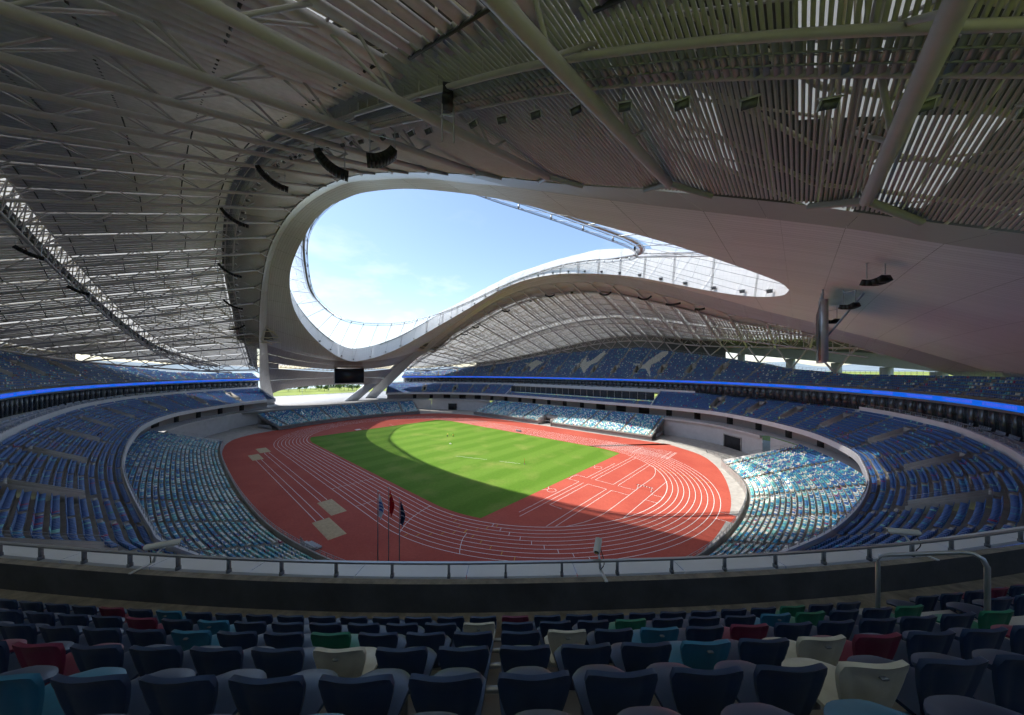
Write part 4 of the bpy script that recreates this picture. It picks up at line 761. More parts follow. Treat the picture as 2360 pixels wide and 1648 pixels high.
# ================================================================== ROOF CANOPIES
cwv=fn([(-118,43,0),(-90,50.8,0),(-70,55.2,0),(-54,58.7,0),(-33,61.7,0),(2,63.8,0),(37,63.6,0),(67,63.6,0),(86,63.2,0),(100,60.5,0),(118,53.5,0)])
def cz(u,v):
    e=eo(u,1);b=bk(u,1); return eo(u,2)+(bk(u,2)-eo(u,2))*(v-e)/np.maximum(b-e,1)
def vt(u,t): return eo(u,1)+(bk(u,1)-eo(u,1))*t
GA,GB=.55,.605
slat_n=0
for sg in(-1,1):
    near=sg<0
    C=tag(empty('roof_canopy',(0,sg*112,46)),'steel truss and louver roof %s'%('over the camera and the left stand' if near else 'over the far stand'),'roof')
    S=np.array([1,sg,1.])
    for u in TR:
        if u>117 or u<-117: continue
        v0=eo(u,1)+2.2; v1=bk(u,1)
        if v1-v0<4: continue
        n=max(3,int(round((v1-v0)/7.6))); V=np.linspace(v0,v1,n+1); bot=np.c_[np.full(n+1,u),V,cz(u,V)]
        mb=MB(); path(mb,bot*S,.31,10 if near else 7); e0=bot[0]
        for q in(-2.4,2.4): tubes(mb,[e0*S],[np.array([u+q,eo(u+q,1)+.1,eo(u+q,2)-.1])*S],.22,8)
        tubes(mb,[e0*S],[np.array([u,eo(u,1)+.2,eo(u,2)+2.8])*S],.2,6)
        tr=mb.build('roof_truss','tube',C,smooth=True)
        mt=MB(); hgt=2.75; tw=.95
        for q in(-tw,tw): tubes(mt,[(bot[0]+[q,0,hgt])*S],[(bot[-1]+[q,0,hgt])*S],.16,6)
        mt.build('top_chord','tube',tr)
        mw=MB(); mid=(V[:-1]+V[1:])/2; tp=np.c_[np.full(n,u),mid,cz(u,mid)+hgt]
        for q in(-tw,tw):
            tubes(mw,bot[:-1]*S,(tp+[q,0,0])*S,.105,6); tubes(mw,bot[1:]*S,(tp+[q,0,0])*S,.105,6)
        tubes(mw,(tp+[-tw,0,0])*S,(tp+[tw,0,0])*S,.08,4); mw.build('web','tube',tr)
    # louver boards
    for ka,(ua,ub) in enumerate(zip(TR[:-1],TR[1:])):
        if ua<-112 or ub>118: continue
        nb=9; us=np.linspace(ua+.88,ub-.88,nb); single=near and ua>-32; hwf=(.425 if ub<76 else .36 if ub<86 else .27) if near else .29; hth=(.17 if ub<86 else .08) if near else .05
        mj=MB()
        for u in us:
            c0,c1=cwv(u,1)+1.6,bk(u,1)-1.0
            for va,vb in((c0,vt(u,GA)),(vt(u,GB),c1)):
                if vb-va<1.2: continue
                m2=MB() if single else mj
                cuts=[(va,vb)] 
                for x0,x1 in cuts:
                    p0=np.array([u,x0,cz(u,x0)+2.3])*S;p1=np.array([u,x1,cz(u,x1)+2.3])*S; boxes(m2,[(p0+p1)/2],(hwf,0,0),(p1-p0)/2,(0,0,hth))
                if single: m2.build('louver_board','fin',C)
        if mj.n: stuff(mj.build('louver_boards','fin',C))
        um=(ua+ub)/2; L0=cwv(um,1)+3; L1=bk(um,1)-2; mjr=MB()
        for v in np.arange(L0,L1,6.1):
            if vt(um,GA)-.5<v<vt(um,GB)+.5: continue
            p0=np.array([ua+1.3,v,cz(ua+1.3,v)+2.14])*S;p1=np.array([ub-1.3,v,cz(ub-1.3,v)+2.14])*S
            m2=MB() if near and ua>-32 else mjr
            boxes(m2,[(p0+p1)/2],(p1-p0)/2,(0,.075,0),(0,0,.06))
            if m2 is not mjr: m2.build('purlin','darkrod',C)
        if mjr.n: stuff(mjr.build('purlins','darkrod',C))
    # longitudinal mid truss in the gap
    uu=np.linspace(-108,116,70); mb=MB()
    GM=(GA+GB)/2
    for t_,dz,r in((GM-.01,-2.2,.26),(GA,2.2,.16),(GB,2.2,.16)):
        path(mb,np.c_[uu,vt(uu,t_),cz(uu,vt(uu,t_))+dz]*S,r,6)
    a=np.c_[uu,vt(uu,GM-.01),cz(uu,vt(uu,GM-.01))-2.2]
    for gq in(GA,GB):
        b=np.c_[uu,vt(uu,gq),cz(uu,vt(uu,gq))+2.2]; tubes(mb,a[:-1]*S,b[1:]*S,.1,4); tubes(mb,b[:-1]*S,a[:-1]*S,.1,4)
    mb.build('ring_truss','tube',C)
    mb=MB(); c_=np.c_[uu,vt(uu,GM),cz(uu,vt(uu,GM))+.6]; strip(mb,(c_+[0,-.7,0])*S,(c_+[0,.7,0])*S); mb.build('lamp_catwalk','slate',C)
    # catwalk along the arch
    uu=np.linspace(-112,117,120); vv_=cwv(uu,1); zz=cz(uu,vv_); base=np.c_[uu,vv_,zz+.9]; mb=MB()
    t_=resample(base,.34); boxes(mb,t_*S,(.1,0,0),(0,.85,0),(0,0,.02)); path(mb,(base+[0,.3,-.02])*S,.05,4); path(mb,(base+[0,-.3,-.02])*S,.05,4); stuff(mb.build('catwalk_grating','slate',C))
    mb=MB()
    for dv,dz,r in((-.95,.1,.16),(.95,.1,.16),(-.95,1.3,.05),(.95,1.3,.05),(-.95,.8,.03),(2.2,1.6,.12)): path(mb,(base+[0,dv,dz])*S,r,6)
    t_=resample(base,1.9)
    for dv in(-.95,.95): tubes(mb,(t_+[0,dv,0])*S,(t_+[0,dv,1.3])*S,.04,4)
    mb.build('catwalk_rail','tube',C)
    # slats between arch and catwalk
    us=[-105.]
    while us[-1]<118: us.append(us[-1]+float(np.interp(us[-1],[60,84,96,108],[.40,.36,.25,.19])))
    left=MB()
    for u in us[::-1]:
        hw_=.31*float(np.interp(u,[60,84,96,108],[.40,.36,.25,.19])); v0=eo(u,1)+.25; long=near and u>-6
        v1=cwv(u,1)+(3.2 if long else -.9 if u<-6 else 1.5); p0=np.array([u,v0,eo(u,2)+.1])*S; p1=np.array([u,v1,cz(u,v1)+(2.4 if long else 1.6)])*S
        if long and slat_n<298:
            slat_n+=1; m2=MB(); boxes(m2,[(p0+p1)/2],(hw_,0,0),(p1-p0)/2,(0,0,.05)); m2.build('slat','slat',C)
        else: boxes(left,[(p0+p1)/2],(hw_,0,0),(p1-p0)/2,(0,0,.05))
    stuff(left.build('slats','slat',C))
    # solid closer panels above the slats on the left part
    mb=MB(); uu=np.linspace(-95,44,60); a=np.c_[uu,eo(uu,1)-.3,eo(uu,2)+1.0]; b=np.c_[uu,cwv(uu,1)-1.2,cz(uu,cwv(uu,1))+2.9]; strip(mb,a*S,b*S); mb.build('closer_panel',mat('warm_grey_closer',(.36,.34,.29),.7,var=.1) if near else 'fin',C)
    # translucent outer skin
    def skin(u,x):
        v0=np.where(u<-90,eo(u,1)+1,np.where(u<100.6,fi(u,1)+1.2,0.)); z0=np.where(u<-90,eo(u,2)+9,np.where(u<100.6,fi(u,2)+hwall(u),zmR(u,1)+9))
        v1=bk(u,1)+9; z1=bk(u,2)+4.2
        return np.stack([u,v0+(v1-v0)*x,z0+(z1-z0)*x+1.5*np.sin(np.pi*x)],-1)
    U_,X_=np.meshgrid(np.concatenate([np.linspace(-126,-94.5,10),np.linspace(-93,99,70),np.linspace(100.55,126,10)]),np.linspace(0,1,14),indexing='ij'); Gs=skin(U_,np.zeros_like(U_)); xs_=np.clip((cwv(U_,1)+2.0-Gs[...,1])/(bk(U_,1)+9-Gs[...,1]),.05,.8); X_=xs_+(1-xs_)*X_; mb=MB(); G=skin(U_,X_)*S; grid(mb,G,flip=near); mb.build('roof_skin','skin',C,smooth=True)
    us_=np.concatenate([[-126,-115,-105,-95],np.arange(-92,118,5.1),[122,126]])
    for ja,(q0,q1) in enumerate(zip(us_[:-1],us_[1:])):
        U2,X2=np.meshgrid(np.linspace(q0,q1,4),np.linspace(0,1,4),indexing='ij'); G2=skin(U2,np.zeros_like(U2)); x2=np.clip((cwv(U2,1)+2.0-G2[...,1])/(bk(U2,1)+9-G2[...,1]),.05,.8)
        for jb in range(3):
            lit=near and q0>78 and rng.random()<.3
            mb=MB(); grid(mb,(skin(U2,x2*(jb+X2)/3))*S,flip=near); mb.build('roof_deck_panel','skin2' if lit else 'deck',C)
    mf=MB()
    for x in np.linspace(.22,.97,9):
        uu=np.linspace(-90,117,60); path(mf,(skin(uu,np.full(60,x))-[0,0,1.1])*S,.2,5)
    for u in np.concatenate([TR[(TR>-92)&(TR<118)]-1.35,TR[(TR>-92)&(TR<118)]+1.35,TR[(TR>-92)&(TR<112)]+5.1]):
        xx=np.linspace(.2,.98,8); path(mf,(skin(np.full(8,u),xx)-[0,0,1.1])*S,.17,5)
    for u in TR[(TR>-92)&(TR<118)]:
        for q in(-1.35,1.35):
            xs=np.linspace(.3,.95,9); tp=skin(np.full(9,u+q),xs)-[0,0,1.1]; V=np.clip(tp[:,1],eo(u,1)+2.2,bk(u,1)); bt=np.c_[np.full(9,u+q),V,cz(u,V)+2.7]; tubes(mf,tp[:-1]*S,bt[1:]*S,.1,5); tubes(mf,bt*S,tp*S,.1,5)
    for ua in TR[(TR>-92)&(TR<107)]:
        for x in np.linspace(.25,.9,6):
            p=skin(np.array([ua+1.4]),np.array([x]))[0]-[0,0,1.1]; q=skin(np.array([ua+8.9]),np.array([x+.08]))[0]-[0,0,1.1]; tubes(mf,[p*S],[q*S],.1,5)
    stuff(mf.build('upper_frame',M.setdefault('cream',mat('cream_steel_tube',(.60,.55,.42),.5,var=.08)),C))
    mb=MB(); uu=np.linspace(-96,74 if not near else 40,60); a=skin(uu,np.ones(60)); b=a.copy(); b[:,2]=18; strip(mb,a*S,b*S); mb.build('outer_screen','deck',C)
    # back ring truss and V columns on the rim of the upper tier
    mb=MB(); uu=np.linspace(-116,122,110); b0=np.c_[uu,bk(uu,1),bk(uu,2)]; b1=b0+[0,1.2,3.2]; path(mb,b0*S,.34,8); path(mb,b1*S,.25,6); k=np.arange(0,109,3); tubes(mb,b0[k]*S,b1[np.minimum(k+1,109)]*S,.17,5); tubes(mb,b1[np.minimum(k+1,109)]*S,b0[np.minimum(k+3,109)]*S,.17,5); mb.build('eave_truss','tube',C)
    rm=rim[(rim[:,1]*sg>20)]; o_=np.argsort(rm[:,0]); rm=rm[o_]
    for u in TR[:-1]+5.1:
        if u<-100 or u>121 or (near and u>60): continue
        j=np.argmin(np.abs(rm[:,0]-u)); base=rm[j]+np.array([0,sg*.6,0]); mb=MB()
        for q in(-4.6,4.6):
            t_=np.array([u+q,bk(u+q,1),bk(u+q,2)])*S
            tubes(mb,[base],[t_],.3,8)
        mb.build('v_column','tube',C,smooth=True)
# outer facade beam and piers seen past the right end
A=tag(empty('facade_beam',(104,103,0)),'pale curved facade beam on piers behind the far right rim','beam')
K=crv([(40,134,46),(62,128,41.5),(80,120,37.5),(102.2,106,33.9),(118.5,81,31),(128,55.5,29.1),(133,35,27.6),(136,10,26)],60)
mb=MB(); a=K;b=K+[0,0,4.2]; n_=nrm(np.c_[np.gradient(K[:,1]),-np.gradient(K[:,0]),0*K[:,0]])*-1.2; strip(mb,a,b); strip(mb,a+n_,a); strip(mb,b,b+n_); strip(mb,b+n_,a+n_); mb.build('beam',M.setdefault('beamc',mat('pale_green_grey_panel',(.46,.49,.48),.5,var=.05)),A)
for k in(17,24,30,36,42,49):
    p=K[k]; mb=MB(); d=nrm(K[k+1]-K[k-1]); boxes(mb,[(p[0],p[1],p[2]/2)],(d[0]*1.3,d[1]*1.3,0),(-d[1]*.9,d[0]*.9,0),(0,0,p[2]/2)); mb.build('pier','beamc',A)
mb=MB(); bu=np.clip(K[:,0],-90,124); bt_=np.c_[bu,bk(bu,1)+1.5,bk(bu,2)+3.6]; strip(mb,K+[0,0,4.2],bt_); mb.build('eave_soffit','deck',A)
# arch foot buttress and podium
mb=MB(); box(mb,-215,-111.5,-75,75,6.6,7.6); struct(mb.build('podium_deck',mat('sunlit_deck_paving',(.40,.40,.39),.7,var=.08,scale=.2)))  # even pale grey paving
mb=MB(); v=np.array([(-131,8,7.6),(-131,17,7.6),(-127,29,19),(-127,20.5,19)]); mb.add(np.vstack([v,v+[-1.2,0,0]]),[(0,1,2,3),(7,6,5,4),(0,4,5,1),(1,5,6,2),(2,6,7,3),(3,7,4,0)]); tag(mb.build('arch_buttress','white'),'slanted white buttress slab at the foot of the far arch','buttress')
# ================================================================== THINGS
# screens
for loc,face,lb in(((-104,1.3,25.9),1,'big dark video screen hung in front of the mauve end soffit'),((104.65,.75,35.6),-1,'video screen seen edge-on hanging from the right-hand soffit')):
    e=tag(empty('video_screen',(loc[0],loc[1],loc[2]-4.75)),lb,'screen'); hw,hh=8.75,4.75
    mb=MB(); boxes(mb,[(loc[0]-face*.1,loc[1],loc[2])],(.42,0,0),(0,hw,0),(0,0,hh)); mb.build('casing','frame',e)
    mb=MB(); x=loc[0]+face*.33; box(mb,x-.02,x+.02,loc[1]-hw+.25,loc[1]+hw-.25,loc[2]-hh+.25,loc[2]+hh-.25); mb.build('display','screen',e)
    mb=MB()
    for y in(-6,-2,2,6):
        if face>0: tubes(mb,[(loc[0]-.2,loc[1]+y,loc[2]+hh)],[(loc[0]+1.5,loc[1]+y*.8,31.6)],.1,5); tubes(mb,[(loc[0]-.2,loc[1]+y,loc[2]+hh)],[(loc[0]+1.5,loc[1]+y*.8+1.8,31.6)],.08,5)
        else: tubes(mb,[(loc[0],loc[1]+y,loc[2]+hh)],[(loc[0],loc[1]+y,42.4)],.12,5)
    mb.build('hanger','steel',e)
    if face<0:
        mb=MB(); tubes(mb,[(loc[0]+.3,-7.5,loc[2]-1)],[(108.6,-9.5,40.4)],.14,6); mb.build('brace','steel',e)
# line-array speakers: stack of cabinets along an arc
def line_array(p,rz,lb,n=11,size=.55,arc=75,group=None,a0=None):
    if rz is None: rz=math.atan2(p[1]-CAM[1],p[0]-CAM[0])-math.pi/2
    e=tag(empty('line_array_speaker',p),lb,'speaker',group); e.rotation_euler=(0,0,rz)
    if a0 is None: a0=-arc*.5
    r=n*size/math.radians(arc); mb=MB(); xm=r*math.sin(math.radians(a0+arc/2))
    for k in range(n):
        a=math.radians(a0+arc*(k+.5)/n); c=np.array([r*math.sin(a)-xm,0,r-r*math.cos(a)-1.0]); t=np.array([math.cos(a),0,math.sin(a)]); q=np.array([-math.sin(a),0,math.cos(a)])
        boxes(mb,[c],t*size*.47,(0,.5,0),q*.3)
    o=bpy.data.objects.new('cabinets',mb.mesh('cabinets')); o.data.materials.append(M['black']); COL.objects.link(o); o.parent=e
    w_=n*size*.38; mb=MB(); tubes(mb,[(-w_,0,-.4),(w_,0,-.4),(-w_*1.1,0,1.2)],[(-w_,0,1.8),(w_,0,1.8),(w_*1.1,0,1.2)],.05,5); o=bpy.data.objects.new('rigging',mb.mesh('rigging')); o.data.materials.append(M['steel']); COL.objects.link(o); o.parent=e
NS_=[((67.4,-64.1,50.4),-62,10,.34,62),((77.2,-63.4,47.2),2,9,.27,58),((86.5,-63.8,43.6),80,3,.3,15),((37.4,-63.5,61.2),-60,10,.5,60),((2.3,-64.4,65.6),-58,10,.6,58),((-33.3,-61.7,61.0),-58,10,.68,58),((-54.2,-58.7,53.6),-55,9,.72,55),((-70.1,-55.2,47.1),0,8,.7,50),((-28.3,-89.7,49.2),-40,6,.6,30),((-7,-92.9,52.2),-40,6,.6,30)]
for k,(p,a0,n,sz,arc) in enumerate(NS_):
    where=['curved black line array speaker under the near roof, nearest the arch crown','shorter curved line array speaker beside the near arch crown, right one','small boxy hanging speaker cluster right of the two curved arrays','curved line array speaker left of the arch crown below the catwalk','curved line array speaker on the catwalk, upper of the left column','curved line array speaker on the catwalk, second down the left column','curved line array speaker on the catwalk, third down the left column','small array speaker lowest on the left catwalk near the arch','small speaker hung below the left roof lamp walkway, lower one','small speaker hung below the left roof lamp walkway, upper one'][k]
    line_array(p,None,where,n,sz,arc,'speakers under the near roof',a0)
for k,(p,n,arc) in enumerate([((-25.4,59.1,64.6),9,100),((6.7,58.2,68.3),9,100),((-49.1,56.3,57),8,100),((-58.4,54.8,53.2),8,60),((38.6,55.5,63.6),9,100),((57.1,51.3,58.2),9,100),((68.1,48.6,54.2),8,35),((77,46.5,51),5,30),((-6.2,58.5,67.9),2,10),((21.2,56,67.6),2,10)]):
    line_array(p,None,['black curved speaker under the far roof, third from the left','black curved speaker at the far roof crown, left of centre','black curved speaker under the far roof, second from the left','hanging speaker at the far left end of the far roof','black curved speaker at the far roof crown, right of centre','black curved speaker under the far roof, right slope upper','straight hanging speaker under the far roof, right slope middle','short hanging speaker lowest on the right slope of the far roof','tiny speaker box just left of the far roof crown','tiny speaker box just right of the far roof crown'][k],n,.62,arc,'speakers under the far roof')
for k,p in enumerate([(107.7,-26.2,39.6),(107.2,-9.3,39.6),(106.4,7.3,39.4)]):
    line_array(p,2.4,'black speaker cluster hung from the right soffit, %s'%['nearest and largest','middle one','farthest, behind the hanging screen'][k],4,.5,60,'speakers below the right soffit')
# catwalk floodlights near the camera
k=0
for u in np.arange(44,113,2.35):
    k+=1; v=-(cwv(u,1)-1.5); lamp('catwalk_floodlight',(u,v,cz(u,-v)+.1),'small floodlight under the near catwalk, %s from the left of the row'%NUM(k),'floodlights along the near catwalk',.5,.3+.2*math.sin(u),.75)
k=0
for u in np.arange(-84,44,4.1):
    k+=1; v=-(cwv(u,1)-1.6); lamp('catwalk_floodlight',(u,v,cz(u,-v)+.3),'floodlight on the curved left catwalk, %s up from its foot'%NUM(k),'floodlights along the left catwalk',.7,.2*k,.75)
k=0
for u in np.arange(-92,10,2.6):
    k+=1; v=-vt(u,.578); lamp('walkway_lamp',(u,v,cz(u,-v)+.3),'dark lamp on the long walkway across the left roof, %s from its far end'%NUM(k),'lamps along the left roof walkway',1.0,.5,.3)
# flags
def flag(p,h,kind,lb,colr):
    e=tag(empty('flagpole',p),lb,'flagpole','flagpoles on the near apron'); x,y,z=p
    mb=MB(); path(mb,[(x,y,0),(x,y,h*.5),(x,y,h)],[.085,.065,.04],8); mb.build('pole','postgrey',e)
    mb=MB(); th_=np.linspace(0,np.pi,7); 
    for a,b in zip(th_[:-1],th_[1:]):
        A_=[(x+.11*math.sin(a)*math.cos(q),y+.11*math.sin(a)*math.sin(q),h+.1+.11*math.cos(a)) for q in np.linspace(0,6.283,9)]; B_=[(x+.11*math.sin(b)*math.cos(q),y+.11*math.sin(b)*math.sin(q),h+.1+.11*math.cos(b)) for q in np.linspace(0,6.283,9)]; strip(mb,A_,B_)
    mb.build('finial','frame',e)
    n1,n2=26,14; a=np.linspace(0,1,n1)[:,None]; b=np.linspace(0,1,n2)[None]; dx=RGT
    # limp cloth: gathered folds, hoist at pole, fly end sagging
    fx=.06+(.62*a+.14*np.sin(a*9+1))*(.55+.75*np.sin(np.pi*np.clip(b*.9+.12,0,1))); fy=.13*np.sin(a*14)+.05*np.sin(b*7+a*5); fz=h-.35-3.0*b-1.15*a**1.4*(1-.25*b)
    G=np.stack([x+dx[0]*fx+FWD[0]*fy,y+dx[1]*fx+FWD[1]*fy,fz+0*fx],-1); mb=MB(); grid(mb,G); c=mb.build('flag_cloth',pmat('flag_cloth_'+kind,colr,.8),e,smooth=True)
    def patch(a0,a1,b0,b1,cm,nm,star=False):
        ia=np.linspace(a0,a1,6);ib=np.linspace(b0,b1,6); A2,B2=np.meshgrid(ia,ib,indexing='ij')
        gx=lambda A,B:.06+(.62*A+.14*np.sin(A*9+1))*(.55+.75*np.sin(np.pi*np.clip(B*.9+.12,0,1))); gy=lambda A,B:.13*np.sin(A*14)+.05*np.sin(B*7+A*5)-.03; gz=lambda A,B:h-.35-3.0*B-1.15*A**1.4*(1-.25*B)
        mb=MB()
        if star:
            cA,cB,r=(a0+a1)/2,(b0+b1)/2,(a1-a0)/2; pts=[]
            for q in range(10): rr=r if q%2==0 else r*.4; an=q*math.pi/5; pts.append((cA+rr*math.sin(an),cB-rr*math.cos(an)*.34))
            A2=np.array([p_[0] for p_ in pts]+[cA]);B2=np.array([p_[1] for p_ in pts]+[cB]); X,Y,Z=gx(A2,B2),gy(A2,B2),gz(A2,B2); V=np.c_[x+dx[0]*X+FWD[0]*Y,y+dx[1]*X+FWD[1]*Y,Z]; mb.add(V,t=[(i,(i+1)%10,10) for i in range(10)])
        else:
            X,Y,Z=gx(A2,B2),gy(A2,B2),gz(A2,B2); grid(mb,np.stack([x+dx[0]*X+FWD[0]*Y,y+dx[1]*X+FWD[1]*Y,Z],-1))
        mb.build(nm,cm,c)
    if kind=='red':
        patch(.05,.5,.12,.28,pmat('flag_gold',(.8,.5,.03),.6),'star',True)
        for q,(s0,s1) in enumerate(((.55,.06),(.68,.14),(.68,.24),(.55,.32))): patch(s0,s0+.13,s1,s1+.045,'flag_gold','small_star',True)
    elif kind=='white':
        for q in(.25,.42,.6): patch(.3,.75,q,q+.09,pmat('flag_blue',(.06,.12,.4),.7),'emblem')
    else:
        for q in(.3,.55): patch(.3,.7,q,q+.05,pmat('flag_pale',(.6,.62,.66),.7),'emblem')
flag((56.9,-54.5,0),12.05,'white','left flagpole with limp white flag bearing blue marks',(.7,.72,.76))
flag((58.05,-53.45,0),12.5,'red','middle flagpole, the tallest, with red flag and yellow stars',(.55,.012,.015))
flag((59.2,-52.4,0),11.0,'navy','right flagpole with limp dark navy flag',(.018,.03,.075))
# steeplechase barrier
e=tag(empty('steeplechase_barrier',(73.7,4.4,0)),'striped black and white steeplechase barrier inside the right bend','barrier')
for k in range(12):
    mb=MB(); y0=4.4; x0=71.75+k*.33; box(mb,x0,x0+.33,y0-.065,y0+.065,.80,.93); mb.build('bar_section','line' if k%2 else 'black',e)
for x in(72.05,75.4):
    mb=MB(); box(mb,x-.05,x+.05,4.35,4.45,.05,.80); box(mb,x-.06,x+.06,3.8,5.0,.03,.1); tubes(mb,[(x,3.9,.1),(x,4.9,.1)],[(x,4.4,.6),(x,4.4,.6)],.03,4); mb.build('support_leg','line',e)
# low A-frame board by the far straight, marker post on the grass
e=tag(empty('a_frame_board',(3.3,37.6,0)),'small grey A-frame board standing on the far straight','sign')
mb=MB(); v=np.array([(1.6,37.9,.05),(5.0,37.9,.05),(5.0,37.6,1.1),(1.6,37.6,1.1)]); mb.add(np.vstack([v,v+[0,.03,0]]),[(0,1,2,3),(7,6,5,4),(0,4,5,1),(1,5,6,2),(2,6,7,3),(3,7,4,0)]); mb.build('board','slate',e)
mb=MB(); tubes(mb,[(1.8,37.3,.05),(4.8,37.3,.05)],[(1.8,37.6,1.1),(4.8,37.6,1.1)],.03,4); mb.build('leg','postgrey',e)
e=tag(empty('marker_post',(38.2,.6,0)),'thin orange marker post standing alone on the grass','post')
mb=MB(); tubes(mb,[(38.2,.6,.05)],[(38.2,.6,1.75)],.05,6); mb.build('pole',pmat('orange_paint',(.6,.16,.03)),e)
mb=MB(); box(mb,37.95,38.45,.35,.85,.045,.1); mb.build('base','postgrey',e)
mb=MB(); boxes(mb,[(-.6,1,.18)],(.35,0,0),(0,.25,0),(0,0,.14)); boxes(mb,[(-.6,1,.36)],(.12,0,0),(0,.1,0),(0,0,.05)); tag(mb.build('equipment_box','line'),'small white box lying on the sunlit grass','box')
# concrete pad on the left bend apron
mb=MB(); box(mb,-60.4,-57.9,-12.6,-10.2,.03,.07); tag(mb.build('landing_pad','line'),'white throwing board pad near the far left grass corner','pad')
# portable stair units at the rail
e=tag(empty('portable_steps',(41,-58.5,0)),'grey portable steps with railings parked beside the lower stand','steps')
for q in range(6):
    mb=MB(); boxes(mb,[(40.4+.55*q,-59.2+.12*q,.2+.0*q)],(.25,0,0),(0,.9,0),(0,0,.16)); boxes(mb,[(40.4+.55*q,-59.5+.12*q,.5)],(.25,0,0),(0,.5,0),(0,0,.15)); mb.build('step_unit','slate',e)
for q in range(4):
    mb=MB(); x=40.1+.85*q; y=-60-.25*(q%2); path(mb,[(x,y,.3),(x,y,1.7),(x+1.3,y,1.7),(x+1.3,y,.3)],.03,5); tubes(mb,[(x+.16*j,y,.5) for j in range(1,8)],[(x+.16*j,y,1.7) for j in range(1,8)],.014,4); mb.build('guard_rail','steel',e)
# crowd barriers near the right service gate
for q,(x,y,rz) in enumerate([(79,53.5,.2),(82,55,.6),(76,57,.1),(84,51.5,1.0),(80,58.5,.1),(77.5,54.6,2.0)]):
    e=tag(empty('crowd_barrier',(x,y,0)),'low steel crowd barrier by the right service gate, %s of the cluster'%NUM(q+1),'barrier','crowd barriers by the service gate'); d=np.array([math.cos(rz),math.sin(rz),0]); p=np.array([x,y,0]); mb=MB(); path(mb,[p-d*1.1+[0,0,.05],p-d*1.1+[0,0,1.1],p+d*1.1+[0,0,1.1],p+d*1.1+[0,0,.05]],.025,5); tubes(mb,[p+d*j+[0,0,.15] for j in np.arange(-.95,1,.16)],[p+d*j+[0,0,1.1] for j in np.arange(-.95,1,.16)],.012,4); mb.build('frame','steel',e)
# CCTV cameras on the parapet
def cctv(px,lb,z0,yawdeg,length,tilt):
    s_=camS+px; c,nv=fL.at(s_,.55,25.05); tv=np.array([-nv[1],nv[0],0]); e=tag(empty('cctv_camera',c),lb,'camera','cameras on the parapet')
    f=-nv; hp=c+f*.28+np.array([0,0,z0]); a=R_(yawdeg); d=f*math.cos(a)+tv*math.sin(a); d=nrm(np.array([d[0],d[1],tilt])); sd=nrm(np.cross(d,[0,0,1])); up=np.cross(sd,d)
    def ringpts(o,w_,h_,n=12):
        q=np.arange(n)*2*np.pi/n; ca,sa=np.cos(q),np.sin(q); ca=np.sign(ca)*np.abs(ca)**.55; sa=np.sign(sa)*np.abs(sa)**.55; return o+sd*(w_*ca)[:,None]+up*(h_*sa)[:,None]
    mb=MB(); rs=[ringpts(hp+d*x,.062*k,.058*k) for x,k in((-length*.5,.8),(-length*.46,1),(length*.42,1),(length*.5,.97))]; G=np.stack(rs+[rs[0]][:0],0); n=12
    for A_,B_ in zip(rs[:-1],rs[1:]): strip(mb,A_,B_,closed=True)
    for r_,fl in((rs[0],1),(rs[-1],0)): mb.add(r_,t=[(0,k+1,k) if fl else (0,k,k+1) for k in range(1,n-1)])
    mb.build('housing',M.setdefault('cctv',mat('beige_camera_housing',(.55,.54,.48),.45,var=.06)),e,smooth=False)
    mb=MB(); A_=np.array([hp+d*x+sd*y+up*z for x in(-length*.5,length*.6) for y,z in((-.078,.0),(-.07,.062),(0,.078),(.07,.062),(.078,.0))]); mb.add(A_,[(k,k+1,k+6,k+5) for k in range(4)]); mb.build('sun_shield','cctv',e)
    lp=hp+d*(length*.505); mb=MB(); q=ringpts(lp,.045,.04); mb.add(q,t=[(0,k,k+1) for k in range(1,11)]); mb.build('lens_window','glass',e)
    mb=MB(); boxes(mb,[lp+d*.003-up*.018],sd*.03,d*.002,up*.012); mb.build('yellow_tag','yline',e)
    bp=c+f*.10; mb=MB(); path(mb,[bp+[0,0,-.02],bp+f*.05+[0,0,z0*.45],hp-up*.06],[.03,.024,.02],7); boxes(mb,[hp-up*.075],d*.05,sd*.03,up*.02); mb.build('bracket','frame',e)
    mb=MB(); boxes(mb,[c+nv*.14+[0,0,-.01]],nv*.2,tv*.035,(0,0,.012)); mb.build('mounting_plate','frame',e)
    mb=MB(); path(mb,crv([bp+nv*.05,bp+nv*.1+tv*.06+[0,0,z0*.5],hp-d*length*.4-up*.04],14),.011,5); mb.build('cable','black',e)
cctv(-8.6,'long beige camera housing on the parapet at the left, aimed right',.30,62,.62,.03)
cctv(2.05,'camera housing standing on the parapet at the centre, facing away',.42,205,.40,-.25)
cctv(10.3,'long beige camera housing on the parapet at the right, aimed left',.36,-66,.62,-.03)
# stair handrail beside the right aisle
def U(zd,xd,z): p=CAM[:2]+FWD*zd+RGT*xd; return (p[0],p[1],z)
mb=MB(); e=tag(empty('stair_handrail',U(5.0,6.2,25.1)),'inverted U tube handrail at the head of the right aisle','handrail')
path(mb,[U(5.25,6.1,24.8),U(5.25,6.1,26.45),U(5.24,6.12,26.58),U(5.17,6.2,26.64),U(4.62,6.62,27.0),U(4.55,6.67,27.02),U(4.49,6.71,26.98),U(4.46,6.73,26.88),U(4.46,6.73,25.2)],.03,9); mb.build('tube','steel',e,smooth=True)
